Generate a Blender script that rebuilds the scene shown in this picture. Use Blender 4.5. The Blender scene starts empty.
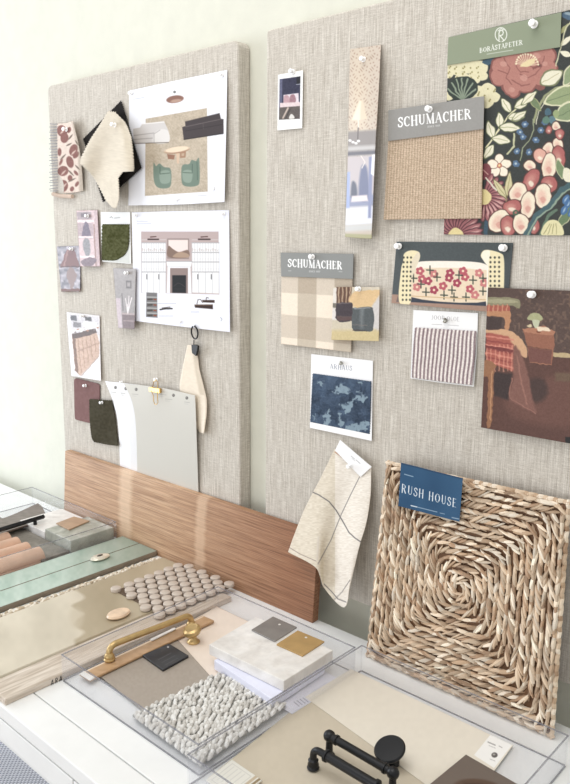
import bpy, bmesh, math, random
import numpy as np
from mathutils import Matrix, Vector
random.seed(7); RNG = np.random.default_rng(7)
sc = bpy.context.scene; COL = sc.collection
# ------------------------------------------------------------------ camera
FPX = 764.0; CX = 285.0; CY = 392.0; CAMZ = 1.415
def _ray(px, py): return np.array([(px-CX)/FPX, -(py-CY)/FPX, -1.0])
_M = np.stack([v/np.linalg.norm(v) for v in (-_ray(-570, 238), _ray(993, 250), -_ray(255, 4350))])
_U, _S, _V = np.linalg.svd(_M); ROT = _U @ _V
cam = bpy.data.cameras.new('camera'); camo = bpy.data.objects.new('camera', cam); COL.objects.link(camo)
cam.sensor_fit = 'HORIZONTAL'; cam.sensor_width = 36; cam.lens = FPX/570*36; cam.clip_start = .02
camo.matrix_world = Matrix.Translation((0, 0, CAMZ)) @ Matrix(ROT.tolist()).to_4x4()
sc.camera = camo
DESK = .75                                        # desk top height; wall at Y = 1.03, board faces at Y = 1.0
def wp(px, py, d=0.0):
    """photo point -> point on the plane d metres in front of the pinboards"""
    px = np.asarray(px, float); py = np.asarray(py, float); d = np.asarray(d, float)
    r = np.stack([(px-CX)/FPX, -(py-CY)/FPX, -np.ones_like(px)], -1) @ ROT.T
    return r*((1.0-d)/r[..., 1])[..., None] + np.array([0, 0, CAMZ])
def tp(px, py, h=0.0):
    """photo point -> point h metres above the desk top"""
    px = np.asarray(px, float); py = np.asarray(py, float); h = np.asarray(h, float)
    r = np.stack([(px-CX)/FPX, -(py-CY)/FPX, -np.ones_like(px)], -1) @ ROT.T
    return r*((DESK+h-CAMZ)/r[..., 2])[..., None] + np.array([0, 0, CAMZ])
# ------------------------------------------------------------------ helpers
def lin(c):
    c = np.asarray(c, float)/255.0
    return np.where(c <= .04045, c/12.92, ((np.maximum(c, 0)+.055)/1.055)**2.4)
def L4(c): return tuple(float(v) for v in lin(c)) + (1.0,)
class NT:
    def __init__(s, name):
        s.m = bpy.data.materials.new(name); s.m.use_nodes = True; s.t = s.m.node_tree; s.N = s.t.nodes
        s.b = s.N['Principled BSDF']; s.out = s.N['Material Output']
    def n(s, typ, **kw):
        nd = s.N.new(typ)
        for k, v in kw.items():
            if k in nd.inputs.keys(): nd.inputs[k].default_value = v
            else: setattr(nd, k, v)
        return nd
    def l(s, a, b): s.t.links.new(a, b)
    def coord(s, scale=(1, 1, 1), rot=(0, 0, 0)):
        tc = s.n('ShaderNodeTexCoord'); mp = s.n('ShaderNodeMapping')
        mp.inputs['Scale'].default_value = scale; mp.inputs['Rotation'].default_value = rot
        s.l(tc.outputs['Object'], mp.inputs['Vector']); return mp.outputs['Vector']
    def noise(s, vec, scale, detail=3, rough=.5, dist=0):
        nd = s.n('ShaderNodeTexNoise'); nd.inputs['Scale'].default_value = scale; nd.inputs['Detail'].default_value = detail
        nd.inputs['Roughness'].default_value = rough; nd.inputs['Distortion'].default_value = dist
        s.l(vec, nd.inputs['Vector']); return nd.outputs['Fac']
    def ramp(s, fac, stops):
        r = s.n('ShaderNodeValToRGB'); e = r.color_ramp.elements
        while len(e) < len(stops): e.new(.5)
        for el, (p, c) in zip(e, stops): el.position = p; el.color = L4(c)
        s.l(fac, r.inputs['Fac']); return r.outputs['Color']
    def mix(s, a, b, fac=.5, mode='MIX'):
        m = s.n('ShaderNodeMix'); m.data_type = 'RGBA'; m.blend_type = mode
        for inp, v in ((m.inputs[0], fac), (m.inputs[6], a), (m.inputs[7], b)):
            if isinstance(v, (int, float)): inp.default_value = v
            elif isinstance(v, tuple): inp.default_value = v
            else: s.l(v, inp)
        return m.outputs[2]
    def bump(s, h, strength=.3, dist=.002):
        b = s.n('ShaderNodeBump'); b.inputs['Strength'].default_value = strength; b.inputs['Distance'].default_value = dist
        s.l(h, b.inputs['Height']); s.l(b.outputs['Normal'], s.b.inputs['Normal'])
    def base(s, v):
        if isinstance(v, tuple): s.b.inputs['Base Color'].default_value = v
        else: s.l(v, s.b.inputs['Base Color'])
def plain(name, c, rough=.6, metal=0, noise=.06, scale=40, bump=0, spec=None):
    t = NT(name); v = t.coord(); f = t.noise(v, scale)
    c = np.array(c, float)
    t.base(t.ramp(f, [(.3, c*(1-noise)), (.7, np.minimum(c*(1+noise), 255))]))
    t.b.inputs['Roughness'].default_value = rough; t.b.inputs['Metallic'].default_value = metal
    if spec is not None: t.b.inputs['Specular IOR Level'].default_value = spec
    if bump: t.bump(t.noise(v, scale*8), bump, .001)
    return t.m
def attr_mat(name, rough=.6, bump=0, bscale=1500, spec=.3, coat=0, stretch=(1, 1, 1)):
    t = NT(name); a = t.n('ShaderNodeAttribute', attribute_name='Col'); t.base(a.outputs['Color'])
    t.b.inputs['Roughness'].default_value = rough; t.b.inputs['Specular IOR Level'].default_value = spec
    if coat: t.b.inputs['Coat Weight'].default_value = coat; t.b.inputs['Coat Roughness'].default_value = .12
    if bump: t.bump(t.noise(t.coord(stretch), bscale), bump, .0008)
    return t.m
M = {}
M['paper'] = attr_mat('printed_paper', .65)
M['glossy'] = attr_mat('glossy_print', .42, coat=.12)
M['cloth'] = attr_mat('woven_cloth', .95, .35, 1400, .1)
M['velvet'] = attr_mat('velvet', .95, .5, 900, .1)
M['grass'] = attr_mat('grasscloth', .9, .4, 1200, .1)
M['rush'] = attr_mat('rush', .55, .25, 500, .35)
M['yarn'] = attr_mat('yarn', .95, .6, 1500, .1)
M['stoneattr'] = attr_mat('glazed_stone', .3, 0, spec=.5)
def tag(o, label=None, cat=None, group=None, kind=None):
    if label: o['label'] = label
    if cat: o['category'] = cat
    if group: o['group'] = group
    if kind: o['kind'] = kind
    return o
def link(name, verts, faces, mats, parent=None, cols=None, midx=None, smooth=False, origin=None):
    V = np.asarray(verts, float).reshape(-1, 3)
    if origin is None: lo, hi = V.min(0), V.max(0); origin = np.array([(lo[0]+hi[0])/2, (lo[1]+hi[1])/2, lo[2]])
    origin = np.asarray(origin, float)
    me = bpy.data.meshes.new(name); me.from_pydata((V-origin).tolist(), [], [list(map(int, f)) for f in faces]); me.update()
    if not isinstance(mats, (list, tuple)): mats = [mats]
    for m in mats: me.materials.append(m)
    if midx is not None: me.polygons.foreach_set('material_index', np.asarray(midx, dtype=np.int32))
    if cols is not None:
        a = me.color_attributes.new('Col', 'FLOAT_COLOR', 'POINT')
        c = np.ones((len(V), 4), dtype=np.float32); cols = np.asarray(cols, float); lum = cols@np.array([.3, .59, .11]); cols = cols*.86+lum[:, None]*.14; c[:, :3] = lin(cols); a.data.foreach_set('color', c.ravel())
    if smooth: me.polygons.foreach_set('use_smooth', np.ones(len(me.polygons), dtype=bool))
    o = bpy.data.objects.new(name, me); COL.objects.link(o)
    o['_org'] = [float(x) for x in origin]
    if parent is not None:
        o.parent = parent; o.location = origin - np.array(parent['_org'])
    else: o.location = origin
    return o
def empty(name, loc, label, cat, group=None):
    o = bpy.data.objects.new(name, None); COL.objects.link(o); o.location = tuple(float(x) for x in loc); o['_org'] = [float(x) for x in loc]
    o.empty_display_size = .02
    return tag(o, label, cat, group)
def bevel(o, w=.001, seg=2):
    b = o.modifiers.new('bevel', 'BEVEL'); b.width = w; b.segments = seg; b.limit_method = 'ANGLE'; b.angle_limit = .6; return o
class MB:
    def __init__(s): s.v = []; s.f = []; s.mi = []; s.c = []
    def add(s, v, f, mi=0, c=None):
        n = len(s.v); s.v += [tuple(map(float, p)) for p in v]; s.f += [[i+n for i in q] for q in f]; s.mi += [mi]*len(f)
        s.c += [c if c is not None else (200, 200, 200)]*len(v)
    def box(s, x0, x1, y0, y1, z0, z1, mi=0, c=None):
        v = [(x, y, z) for z in (z0, z1) for y in (y0, y1) for x in (x0, x1)]
        s.add(v, [(0, 2, 3, 1), (4, 5, 7, 6), (0, 1, 5, 4), (2, 6, 7, 3), (0, 4, 6, 2), (1, 3, 7, 5)], mi, c)
    def prism(s, top, dz, mi=0, c=None, vec=None):
        """top: ring of points CCW seen from outside; extruded by vec (default straight down dz)"""
        top = [np.array(p, float) for p in top]; n = len(top); e = np.array([0, 0, -dz]) if vec is None else np.array(vec, float)
        v = top + [p+e for p in top]
        f = [list(range(n)), list(range(2*n-1, n-1, -1))] + [(i, i+n, (i+1) % n+n, (i+1) % n) for i in range(n)]
        s.add(v, f, mi, c)
    def tube(s, pts, rad, seg=12, mi=0, c=None, cap=True):
        P = [np.array(p, float) for p in pts]; n = len(P)
        R = rad if isinstance(rad, (list, tuple)) else [rad]*n
        v = []; prev = None
        for i, p in enumerate(P):
            t = P[min(i+1, n-1)]-P[max(i-1, 0)]; t = t/(np.linalg.norm(t)+1e-12)
            if prev is None:
                a = np.array([0, 0, 1.]) if abs(t[2]) < .9 else np.array([1., 0, 0]); u = np.cross(t, a)
            else: u = prev-t*np.dot(prev, t)
            u /= np.linalg.norm(u); prev = u; w = np.cross(t, u)
            for k in range(seg):
                a = 2*math.pi*k/seg; v.append(p+R[i]*(math.cos(a)*u+math.sin(a)*w))
        f = [(i*seg+k, i*seg+(k+1) % seg, (i+1)*seg+(k+1) % seg, (i+1)*seg+k) for i in range(n-1) for k in range(seg)]
        if cap: f += [list(range(seg-1, -1, -1)), list(range((n-1)*seg, n*seg))]
        s.add(v, f, mi, c)
    def lathe(s, base, axis, prof, seg=24, mi=0, c=None, sx=1, sy=1):
        """prof: list of (r, h) along axis from base"""
        axis = np.array(axis, float); axis /= np.linalg.norm(axis)
        a = np.array([1., 0, 0]) if abs(axis[0]) < .9 else np.array([0, 1., 0])
        u = a-axis*np.dot(a, axis); u /= np.linalg.norm(u); w = np.cross(axis, u); v = []
        for r, h in prof:
            for k in range(seg):
                t = 2*math.pi*k/seg; v.append(np.array(base)+axis*h+r*(sx*math.cos(t)*u+sy*math.sin(t)*w))
        n = len(prof)
        f = [(i*seg+k, i*seg+(k+1) % seg, (i+1)*seg+(k+1) % seg, (i+1)*seg+k) for i in range(n-1) for k in range(seg)]
        f += [list(range(seg-1, -1, -1)), list(range((n-1)*seg, n*seg))]
        s.add(v, f, mi, c)
    def spindle(s, p, q, nrm, w, h, c, seg=6, rings=5):
        p = np.array(p); q = np.array(q); t = q-p; Ln = np.linalg.norm(t); t = t/Ln; u = np.cross(nrm, t); u /= np.linalg.norm(u); v = []
        for i in range(rings):
            a = i/(rings-1); r = math.sin(math.pi*(.10+.80*a))**.7
            for k in range(seg):
                th = 2*math.pi*k/seg; v.append(p+t*Ln*a+u*w*r*math.cos(th)+nrm*h*r*math.sin(th)+nrm*h*.5*math.sin(math.pi*a))
        f = [(i*seg+k, i*seg+(k+1) % seg, (i+1)*seg+(k+1) % seg, (i+1)*seg+k) for i in range(rings-1) for k in range(seg)]
        f += [list(range(seg-1, -1, -1)), list(range((rings-1)*seg, rings*seg))]
        s.add(v, f, 0, c)
    def build(s, name, mats, parent=None, smooth=False, cols=False, origin=None):
        o = link(name, s.v, s.f, mats, parent, np.array(s.c, float) if cols else None, s.mi, smooth, origin)
        if smooth:
            me = o.data; bm = bmesh.new(); bm.from_mesh(me)
            for e in bm.edges:
                if len(e.link_faces) == 2 and e.calc_face_angle(0) > .7: e.smooth = False
            bm.to_mesh(me); bm.free()
        return o
# ------------------------------------------------------------------ painted sheets
def vnoise(x, y, s, seed=0):
    """smooth value noise in 0..1, s = cell size"""
    rs = np.random.default_rng(seed); T = rs.random((256, 256))
    xi = x/s; yi = y/s; x0 = np.floor(xi).astype(int); y0 = np.floor(yi).astype(int); fx = xi-x0; fy = yi-y0
    fx = fx*fx*(3-2*fx); fy = fy*fy*(3-2*fy); g = lambda a, b: T[a % 256, b % 256]
    return (g(x0, y0)*(1-fx)+g(x0+1, y0)*fx)*(1-fy)+(g(x0, y0+1)*(1-fx)+g(x0+1, y0+1)*fx)*fy
class Canvas:
    def __init__(s, X, Y, base):
        s.X = X; s.Y = Y; s.c = np.zeros(X.shape+(3,)); s.c[:] = base
    def warp(s, amp, sc_, seed=1):
        dx = (vnoise(s.X, s.Y, sc_, seed)-.5)*2*amp; dy = (vnoise(s.X, s.Y, sc_, seed+50)-.5)*2*amp; s.X = s.X+dx; s.Y = s.Y+dy
    def mixin(s, m, a, col):
        if callable(col): col = col(s.X[m], s.Y[m])
        s.c[m] = s.c[m]*(1-a[..., None]) + np.asarray(col, float)*a[..., None]
    def poly(s, pts, col, soft=.7, alpha=1):
        P = np.array(pts, float); lo = P.min(0)-soft; hi = P.max(0)+soft
        m = (s.X >= lo[0]) & (s.X <= hi[0]) & (s.Y >= lo[1]) & (s.Y <= hi[1])
        if not m.any(): return
        x = s.X[m]; y = s.Y[m]; ins = np.zeros(x.shape, bool); dist = np.full(x.shape, 1e9); n = len(P)
        for i in range(n):
            ax, ay = P[i]; bx, by = P[(i+1) % n]
            c = ((ay > y) != (by > y)); xx = ax+(y-ay)*(bx-ax)/((by-ay) if abs(by-ay) > 1e-9 else 1e-9); ins ^= c & (x < xx)
            dx, dy = bx-ax, by-ay; t = np.clip(((x-ax)*dx+(y-ay)*dy)/(dx*dx+dy*dy+1e-12), 0, 1)
            dist = np.minimum(dist, np.hypot(x-ax-t*dx, y-ay-t*dy))
        sd = np.where(ins, dist, -dist); s.mixin(m, np.clip(.5+sd/soft, 0, 1)*alpha, col)
    def smooth(s, pts, col, soft=.7, alpha=1, n=5):
        P = np.array(pts, float); k = len(P); out = []
        for i in range(k):
            a, b, c, d = P[i-1], P[i], P[(i+1) % k], P[(i+2) % k]
            for j in range(n):
                t = j/n; out.append(.5*((2*b)+(c-a)*t+(2*a-5*b+4*c-d)*t*t+(3*b-a-3*c+d)*t**3))
        s.poly(out, col, soft, alpha)
    def ell(s, cx, cy, rx, ry, col, rot=0, soft=.7, alpha=1):
        R = max(rx, ry)+soft; m = (abs(s.X-cx) <= R) & (abs(s.Y-cy) <= R)
        if not m.any(): return
        a = math.radians(rot); x = s.X[m]-cx; y = s.Y[m]-cy
        u = x*math.cos(a)+y*math.sin(a); v = -x*math.sin(a)+y*math.cos(a)
        r = np.sqrt((u/rx)**2+(v/ry)**2); s.mixin(m, np.clip(.5+(1-r)*min(rx, ry)/soft, 0, 1)*alpha, col)
    def line(s, pts, w, col, soft=.6, alpha=1):
        P = np.array(pts, float); lo = P.min(0)-w-soft; hi = P.max(0)+w+soft
        m = (s.X >= lo[0]) & (s.X <= hi[0]) & (s.Y >= lo[1]) & (s.Y <= hi[1])
        if not m.any(): return
        x = s.X[m]; y = s.Y[m]; dist = np.full(x.shape, 1e9)
        for (ax, ay), (bx, by) in zip(P[:-1], P[1:]):
            dx, dy = bx-ax, by-ay; t = np.clip(((x-ax)*dx+(y-ay)*dy)/(dx*dx+dy*dy+1e-12), 0, 1)
            dist = np.minimum(dist, np.hypot(x-ax-t*dx, y-ay-t*dy))
        s.mixin(m, np.clip(.5+(w/2-dist)/soft, 0, 1)*alpha, col)
    def leaf(s, x0, y0, x1, y1, w, col, edge=None, vein=None):
        dx, dy = x1-x0, y1-y0; L = math.hypot(dx, dy); nx, ny = -dy/L, dx/L
        def pts(k, a=0, b=1):
            o = []
            for t, ww in ((a, 0), (.25, .8), (.5, 1), (.75, .7), (b, 0), (.75, -.7), (.5, -1), (.25, -.8)):
                o.append((x0+dx*t+nx*w*k*ww, y0+dy*t+ny*w*k*ww))
            return o
        if edge is not None: s.smooth(pts(1.25, -.08, 1.08), edge)
        s.smooth(pts(1), col)
        if vein is not None: s.line([(x0, y0), (x0+dx*.85, y0+dy*.85)], .5, vein)
    def grain(s, amp, scale=.7, seed=1, sx=1, sy=1):
        s.c += ((vnoise(s.X*sx, s.Y*sy, scale, seed)-.5)*2*amp)[..., None]
    def rectn(s, f, u0, u1, v0, v1, col, **k):
        """rectangle in the sheet's own 0..1 frame, f = map to photo px"""
        s.poly([f(u0, v0), f(u1, v0), f(u1, v1), f(u0, v1)], col, **k)
    def text(s, txt, p0, p1, up, col, serif=True, wt=1.0, gap=.12):
        p0 = np.array(p0, float); p1 = np.array(p1, float); up = np.array(up, float)
        tot = sum(GLYPH[c][0]+gap for c in txt)-gap; r = (p1-p0)/tot; x = 0
        H = np.linalg.norm(up)
        for ch in txt:
            w, st = GLYPH[ch]
            for pts, wid, isf in st:
                if isf and not serif: continue
                s.line([p0+r*(x+a)+up*b for a, b in pts], wid*H*wt, col, soft=.35)
            x += w+gap
def arc(cx, cy, rx, ry, a0, a1, n=8): return [(cx+rx*math.cos(math.radians(a0+(a1-a0)*i/n)), cy+ry*math.sin(math.radians(a0+(a1-a0)*i/n))) for i in range(n+1)]
K, k_ = .17, .06
def sf(x, y, w=.14): return ([(x-w, y), (x+w, y)], .045, True)
GLYPH = {
 'S': (.55, [([(.5, .76), (.44, .92), (.28, .98), (.1, .88), (.09, .7), (.27, .54), (.46, .42), (.5, .2), (.36, .03), (.2, .02), (.06, .1), (.03, .26)], .13, False), ([(.5, .72), (.52, .98)], .05, True), ([(.02, .3), (.02, .02)], .05, True)]),
 'C': (.72, [(arc(.4, .5, .33, .48, 45, 315, 12), .1, False), (arc(.4, .5, .3, .45, 130, 230, 5), K, False), ([(.66, .98), (.66, .68)], .05, True)]),
 'H': (.8, [([(.15, 0), (.15, 1)], K, False), ([(.65, 0), (.65, 1)], K, False), ([(.15, .52), (.65, .52)], k_, False), sf(.15, .02), sf(.15, .98), sf(.65, .02), sf(.65, .98)]),
 'U': (.76, [([(.15, 1), (.15, .28), (.22, .08), (.38, .02), (.54, .08), (.62, .28), (.62, 1)], .09, False), ([(.15, 1), (.15, .25)], K, False), sf(.15, .98), sf(.62, .98, .11)]),
 'M': (.98, [([(.14, 0), (.14, 1)], .06, False), ([(.14, 1), (.48, .05)], K, False), ([(.48, .05), (.82, 1)], .06, False), ([(.82, 0), (.82, 1)], K, False), sf(.14, .02, .11), sf(.1, .98, .08), sf(.82, .02), sf(.86, .98, .1)]),
 'A': (.76, [([(.06, 0), (.37, 1)], .07, False), ([(.37, 1), (.68, 0)], K, False), ([(.17, .34), (.58, .34)], .06, False), sf(.07, .02, .1), sf(.67, .02, .13)]),
 'E': (.66, [([(.15, 0), (.15, 1)], K, False), ([(.15, .97), (.56, .97)], .07, False), ([(.15, .03), (.6, .03)], .07, False), ([(.15, .52), (.46, .52)], .07, False), ([(.56, 1), (.57, .78)], .05, True), ([(.6, 0), (.61, .24)], .05, True)]),
 'R': (.78, [([(.15, 0), (.15, 1)], K, False), ([(.15, .97), (.42, .97), (.56, .86), (.56, .64), (.42, .52), (.15, .52)], .08, False), ([(.57, .84), (.57, .66)], .13, False), ([(.36, .52), (.66, .02)], K, False), sf(.15, .02), sf(.1, .98, .1), sf(.7, .02, .07)]),
 'B': (.7, [([(.15, 0), (.15, 1)], K, False), ([(.15, .97), (.4, .97), (.52, .88), (.52, .65), (.4, .54), (.15, .54)], .08, False), ([(.4, .54), (.58, .44), (.58, .14), (.42, .03), (.15, .03)], .1, False), sf(.1, .98, .1), sf(.1, .02, .1)]),
 'O': (.8, [(arc(.4, .5, .34, .48, 0, 360, 16), .08, False), (arc(.4, .5, .31, .4, 140, 220, 5), K, False), (arc(.4, .5, .31, .4, -40, 40, 5), K, False)]),
 'T': (.72, [([(.36, 0), (.36, 1)], K, False), ([(.04, .97), (.68, .97)], .07, False), sf(.36, .02), ([(.04, 1), (.04, .78)], .05, True), ([(.68, 1), (.68, .78)], .05, True)]),
 'P': (.68, [([(.15, 0), (.15, 1)], K, False), ([(.15, .97), (.42, .97), (.58, .84), (.58, .62), (.42, .48), (.15, .48)], .1, False), sf(.15, .02), sf(.1, .98, .1)]),
 'J': (.42, [([(.28, 1), (.28, .15), (.16, 0), (.04, .06)], .13, False)]),
 'L': (.6, [([(.15, 1), (.15, .03), (.55, .03)], .1, False)]),
 'D': (.76, [([(.15, 0), (.15, 1)], .12, False), ([(.15, .97), (.4, .95), (.64, .7), (.64, .3), (.4, .05), (.15, .03)], .09, False)]),
 'I': (.28, [([(.14, 0), (.14, 1)], .14, False), sf(.14, .02, .1), sf(.14, .98, .1)]),
 'N': (.8, [([(.15, 0), (.15, 1)], .08, False), ([(.15, 1), (.65, 0)], .15, False), ([(.65, 0), (.65, 1)], .08, False)]),
 '1': (.35, [([(.05, .8), (.2, 1), (.2, 0)], .12, False)]),
 '8': (.55, [(arc(.27, .75, .19, .22, 0, 360, 10), .09, False), (arc(.27, .27, .24, .26, 0, 360, 10), .1, False)]),
 '9': (.55, [(arc(.27, .7, .22, .27, 0, 360, 10), .1, False), ([(.49, .7), (.42, .2), (.2, 0)], .1, False)]),
 ' ': (.35, []),
}
GLYPH['Å'] = (.76, GLYPH['A'][1]+[(arc(.37, 1.2, .1, .1, 0, 360, 8), .06, False)])
def interp_net(ctrl, nu, nv, linear=False):
    C = np.array(ctrl, float)
    def along(A, n):
        k = A.shape[0]
        if k == 2 or linear:
            t = np.linspace(0, k-1, n); i = np.minimum(t.astype(int), k-2); f = (t-i)[(...,)+(None,)*(A.ndim-1)]
            return A[i]*(1-f)+A[i+1]*f
        t = np.linspace(0, k-1, n); i = np.minimum(t.astype(int), k-2); f = (t-i)[(...,)+(None,)*(A.ndim-1)]
        P = np.concatenate([2*A[:1]-A[1:2], A, 2*A[-1:]-A[-2:-1]]); a, b, c, d = P[i], P[i+1], P[i+2], P[i+3]
        return .5*((2*b)+(c-a)*f+(2*a-5*b+4*c-d)*f*f+(3*b-a-3*c+d)*f**3)
    A = along(C, nv); A = np.swapaxes(along(np.swapaxes(A, 0, 1), nu), 0, 1); return A
def netsheet(name, ctrl, paint, mat, base=(240, 240, 240), d=.002, plane='wall', res=.5, thick=.0004, parent=None, linear=False, pink=0, smooth=True, cull=None):
    """sheet from a control net of photo points (rows down, columns right); paint(canvas, f) colours it.
       d = height off the plane: number or function (u, v, x, y)"""
    C = np.array(ctrl, float)
    w = max(np.hypot(*(C[0, -1]-C[0, 0])), np.hypot(*(C[-1, -1]-C[-1, 0]))); h = max(np.hypot(*(C[-1, 0]-C[0, 0])), np.hypot(*(C[-1, -1]-C[0, -1])))
    nu = max(3, int(w/res)+1); nv = max(3, int(h/res)+1)
    A = interp_net(ctrl, nu, nv, linear); X = A[..., 0].copy(); Y = A[..., 1].copy()
    U, V = np.meshgrid(np.linspace(0, 1, nu), np.linspace(0, 1, nv))
    if pink:
        z = np.where((np.arange(nv)//2) % 2 == 0, pink, -pink); X[:, 0] += z; X[:, -1] += z
        z = np.where((np.arange(nu)//2) % 2 == 0, pink, -pink); Y[-1, :] += z; Y[0, :] += z
    D = d(U, V, X, Y) if callable(d) else np.full(X.shape, d)
    P = wp(X, Y, D) if plane == 'wall' else tp(X, Y, D)
    cv = Canvas(X, Y, base)
    def f(u, v):
        i = v*(nv-1); j = u*(nu-1); i0 = int(min(max(i, 0), nv-2)); j0 = int(min(max(j, 0), nu-2)); a = i-i0; b = j-j0
        q = (A[i0, j0]*(1-b)+A[i0, j0+1]*b)*(1-a)+(A[i0+1, j0]*(1-b)+A[i0+1, j0+1]*b)*a
        return (q[0], q[1])
    cv.U = U; cv.V = V
    if paint: paint(cv, f)
    idx = np.arange(nu*nv).reshape(nv, nu)
    F = np.stack([idx[:-1, :-1], idx[1:, :-1], idx[1:, 1:], idx[:-1, 1:]], -1).reshape(-1, 4)
    o = link(name, P.reshape(-1, 3), F.tolist(), mat, parent, np.clip(cv.c, 0, 255).reshape(-1, 3), None, smooth)
    if thick:
        s = o.modifiers.new('thickness', 'SOLIDIFY'); s.thickness = thick; s.offset = -1
        if isinstance(mat, list): s.material_offset_rim = 1
    return o
def quad(tl, tr, br, bl): return [[tl, tr], [bl, br]]
def curl(base=.0015, b=.004, r=.0, t=.0):
    return lambda U, V, X, Y: base + b*V**2.2 + r*U**3 + t*(1-V)**3
# ------------------------------------------------------------------ room, desk, boards
def wall_mat(name, c, sc_=30, bump=.15):
    t = NT(name); v = t.coord(); f = t.noise(v, sc_, 4)
    c = np.array(c, float); t.base(t.ramp(f, [(.3, c*.985), (.7, np.minimum(c*1.01, 255))])); t.b.inputs['Roughness'].default_value = .85
    t.bump(t.noise(v, 260, 4), bump, .0015); return t.m
M['wall'] = wall_mat('cream_plaster', (217, 217, 204))
M['white'] = wall_mat('white_lacquer', (238, 239, 238), 20, .02); M['white'].node_tree.nodes['Principled BSDF'].inputs['Roughness'].default_value = .45
M['floor'] = plain('pale_oak', (190, 170, 145), .5, scale=12)
t = NT('woven_floor_rug'); v = t.coord(); ck = t.n('ShaderNodeTexChecker'); ck.inputs['Scale'].default_value = 150
t.l(v, ck.inputs['Vector']); ck.inputs['Color1'].default_value = L4((225, 226, 232)); ck.inputs['Color2'].default_value = L4((120, 122, 136))
w1 = t.n('ShaderNodeTexWave'); w1.inputs['Scale'].default_value = 46; w1.bands_direction = 'X'; t.l(v, w1.inputs['Vector'])
t.base(t.mix(ck.outputs['Color'], t.ramp(w1.outputs['Fac'], [(.2, (140, 142, 156)), (.7, (228, 229, 236))]), .45)); t.b.inputs['Roughness'].default_value = .95
M['rug'] = t.m
mb = MB(); mb.box(-2.6, .9, 1.03, 1.13, 0, 2.4); tag(mb.build('wall_back', M['wall']), kind='structure')
mb = MB(); mb.box(-2.6, .9, -1.2, 1.13, -.05, 0); tag(mb.build('floor', M['floor']), kind='structure')
mb = MB(); mb.box(-2.6, .9, 1.014, 1.03, 0, .11); mb.box(-2.6, .9, 1.02, 1.03, .11, .125); tag(mb.build('baseboard_back', M['white']), kind='structure')
mb = MB(); mb.box(-2.1, -.1, -.35, .97, .0005, .010); tag(mb.build('floor_rug', M['rug']), 'pale grey flat woven rug on the floor in front of the white desk', 'rug')
# desk
desk = empty('white_desk', (-.9, .73, 0), 'long white lacquered desk standing against the wall below the pinboards', 'desk')
XL, XR, YB = -2.15, -.02, .988
mb = MB(); mb.box(XL, XR, .5205, YB, DESK-.022, DESK); bevel(mb.build('desktop', M['white'], desk), .0015)
mb = MB(); mb.box(XL, XR, .470, .5190, DESK-.022, DESK); bevel(mb.build('front_rail', M['white'], desk), .0015)
mb = MB(); mb.box(XL+.01, XR-.01, .485, YB-.01, DESK-.085, DESK-.0225); mb.build('carcass', M['white'], desk)
xs = [XL+.002, -1.47, -.7965, -.12, XR-.002]
M['knobmetal'] = plain('brushed_metal', (170, 168, 160), .3, 1)
for a, b in zip(xs[:-1], xs[1:]):
    mb = MB(); mb.box(a+.0012, b-.0012, .470, .4845, DESK-.058, DESK-.0248); dr = bevel(mb.build('drawer', M['white'], desk), .001)
for x in (XL+.04, XR-.04):
    for y in (.50, YB-.04):
        mb = MB(); p = [(x-.028, y-.014), (x+.028, y-.014), (x+.028, y+.03), (x-.028, y+.03)]
        mb.prism([(a, b, DESK-.0855) for a, b in p], DESK-.0855); bevel(mb.build('leg', M['white'], desk), .002)
# pinboards
def linen(name, c1, c2):
    t = NT(name); a = t.noise(t.coord((620, 620, 20)), 1, 3, .6); b = t.noise(t.coord((60, 60, 1000)), 1, 2, .5); cN = t.noise(t.coord((1, 1, 1)), 900, 2)
    m = t.n('ShaderNodeMath', operation='ADD'); t.l(a, m.inputs[0]); mb_ = t.n('ShaderNodeMath', operation='MULTIPLY'); t.l(b, mb_.inputs[0]); mb_.inputs[1].default_value = .55; t.l(mb_.outputs[0], m.inputs[1])
    m2 = t.n('ShaderNodeMath', operation='MULTIPLY_ADD'); t.l(cN, m2.inputs[0]); m2.inputs[1].default_value = .5; t.l(m.outputs[0], m2.inputs[2])
    m3 = t.n('ShaderNodeMath', operation='MULTIPLY'); t.l(m2.outputs[0], m3.inputs[0]); m3.inputs[1].default_value = .488
    t.base(t.ramp(m3.outputs[0], [(.33, c1), (.67, c2)])); t.b.inputs['Roughness'].default_value = .95; t.b.inputs['Specular IOR Level'].default_value = .1
    t.bump(m3.outputs[0], .5, .0012); return t.m
M['linen'] = linen('natural_linen', (158, 149, 137), (230, 225, 216))
def board(name, x0, x1, z0, z1, r, label):
    ring = []
    for cx, cz, a0 in ((x1-r, z1-r, 90), (x0+r, z1-r, 180), (x0+r, z0+r, 270), (x1-r, z0+r, 360)):
        for k in range(7):
            a = math.radians(a0-90+15*k) ; ring.append((cx+r*math.cos(a), 0, cz+r*math.sin(a)))
    mb = MB(); top = [(x, 1.0, z+CAMZ) for x, _, z in ring]     # counter-clockwise seen from the room
    mb.prism(top, 0, vec=(0, .0295, 0)); o = mb.build(name, M['linen'])
    return tag(bevel(o, .003, 3), label, 'pinboard')
board('linen_pinboard', -1.652, -1.0255, -.609, .352, .014, 'smaller linen covered pinboard on the left, with the printed room layouts pinned on it')
board('linen_pinboard', -.9575, -.335, -.609, .355, .006, 'linen covered pinboard on the right, with the dark floral wallpaper pinned on it')
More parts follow.
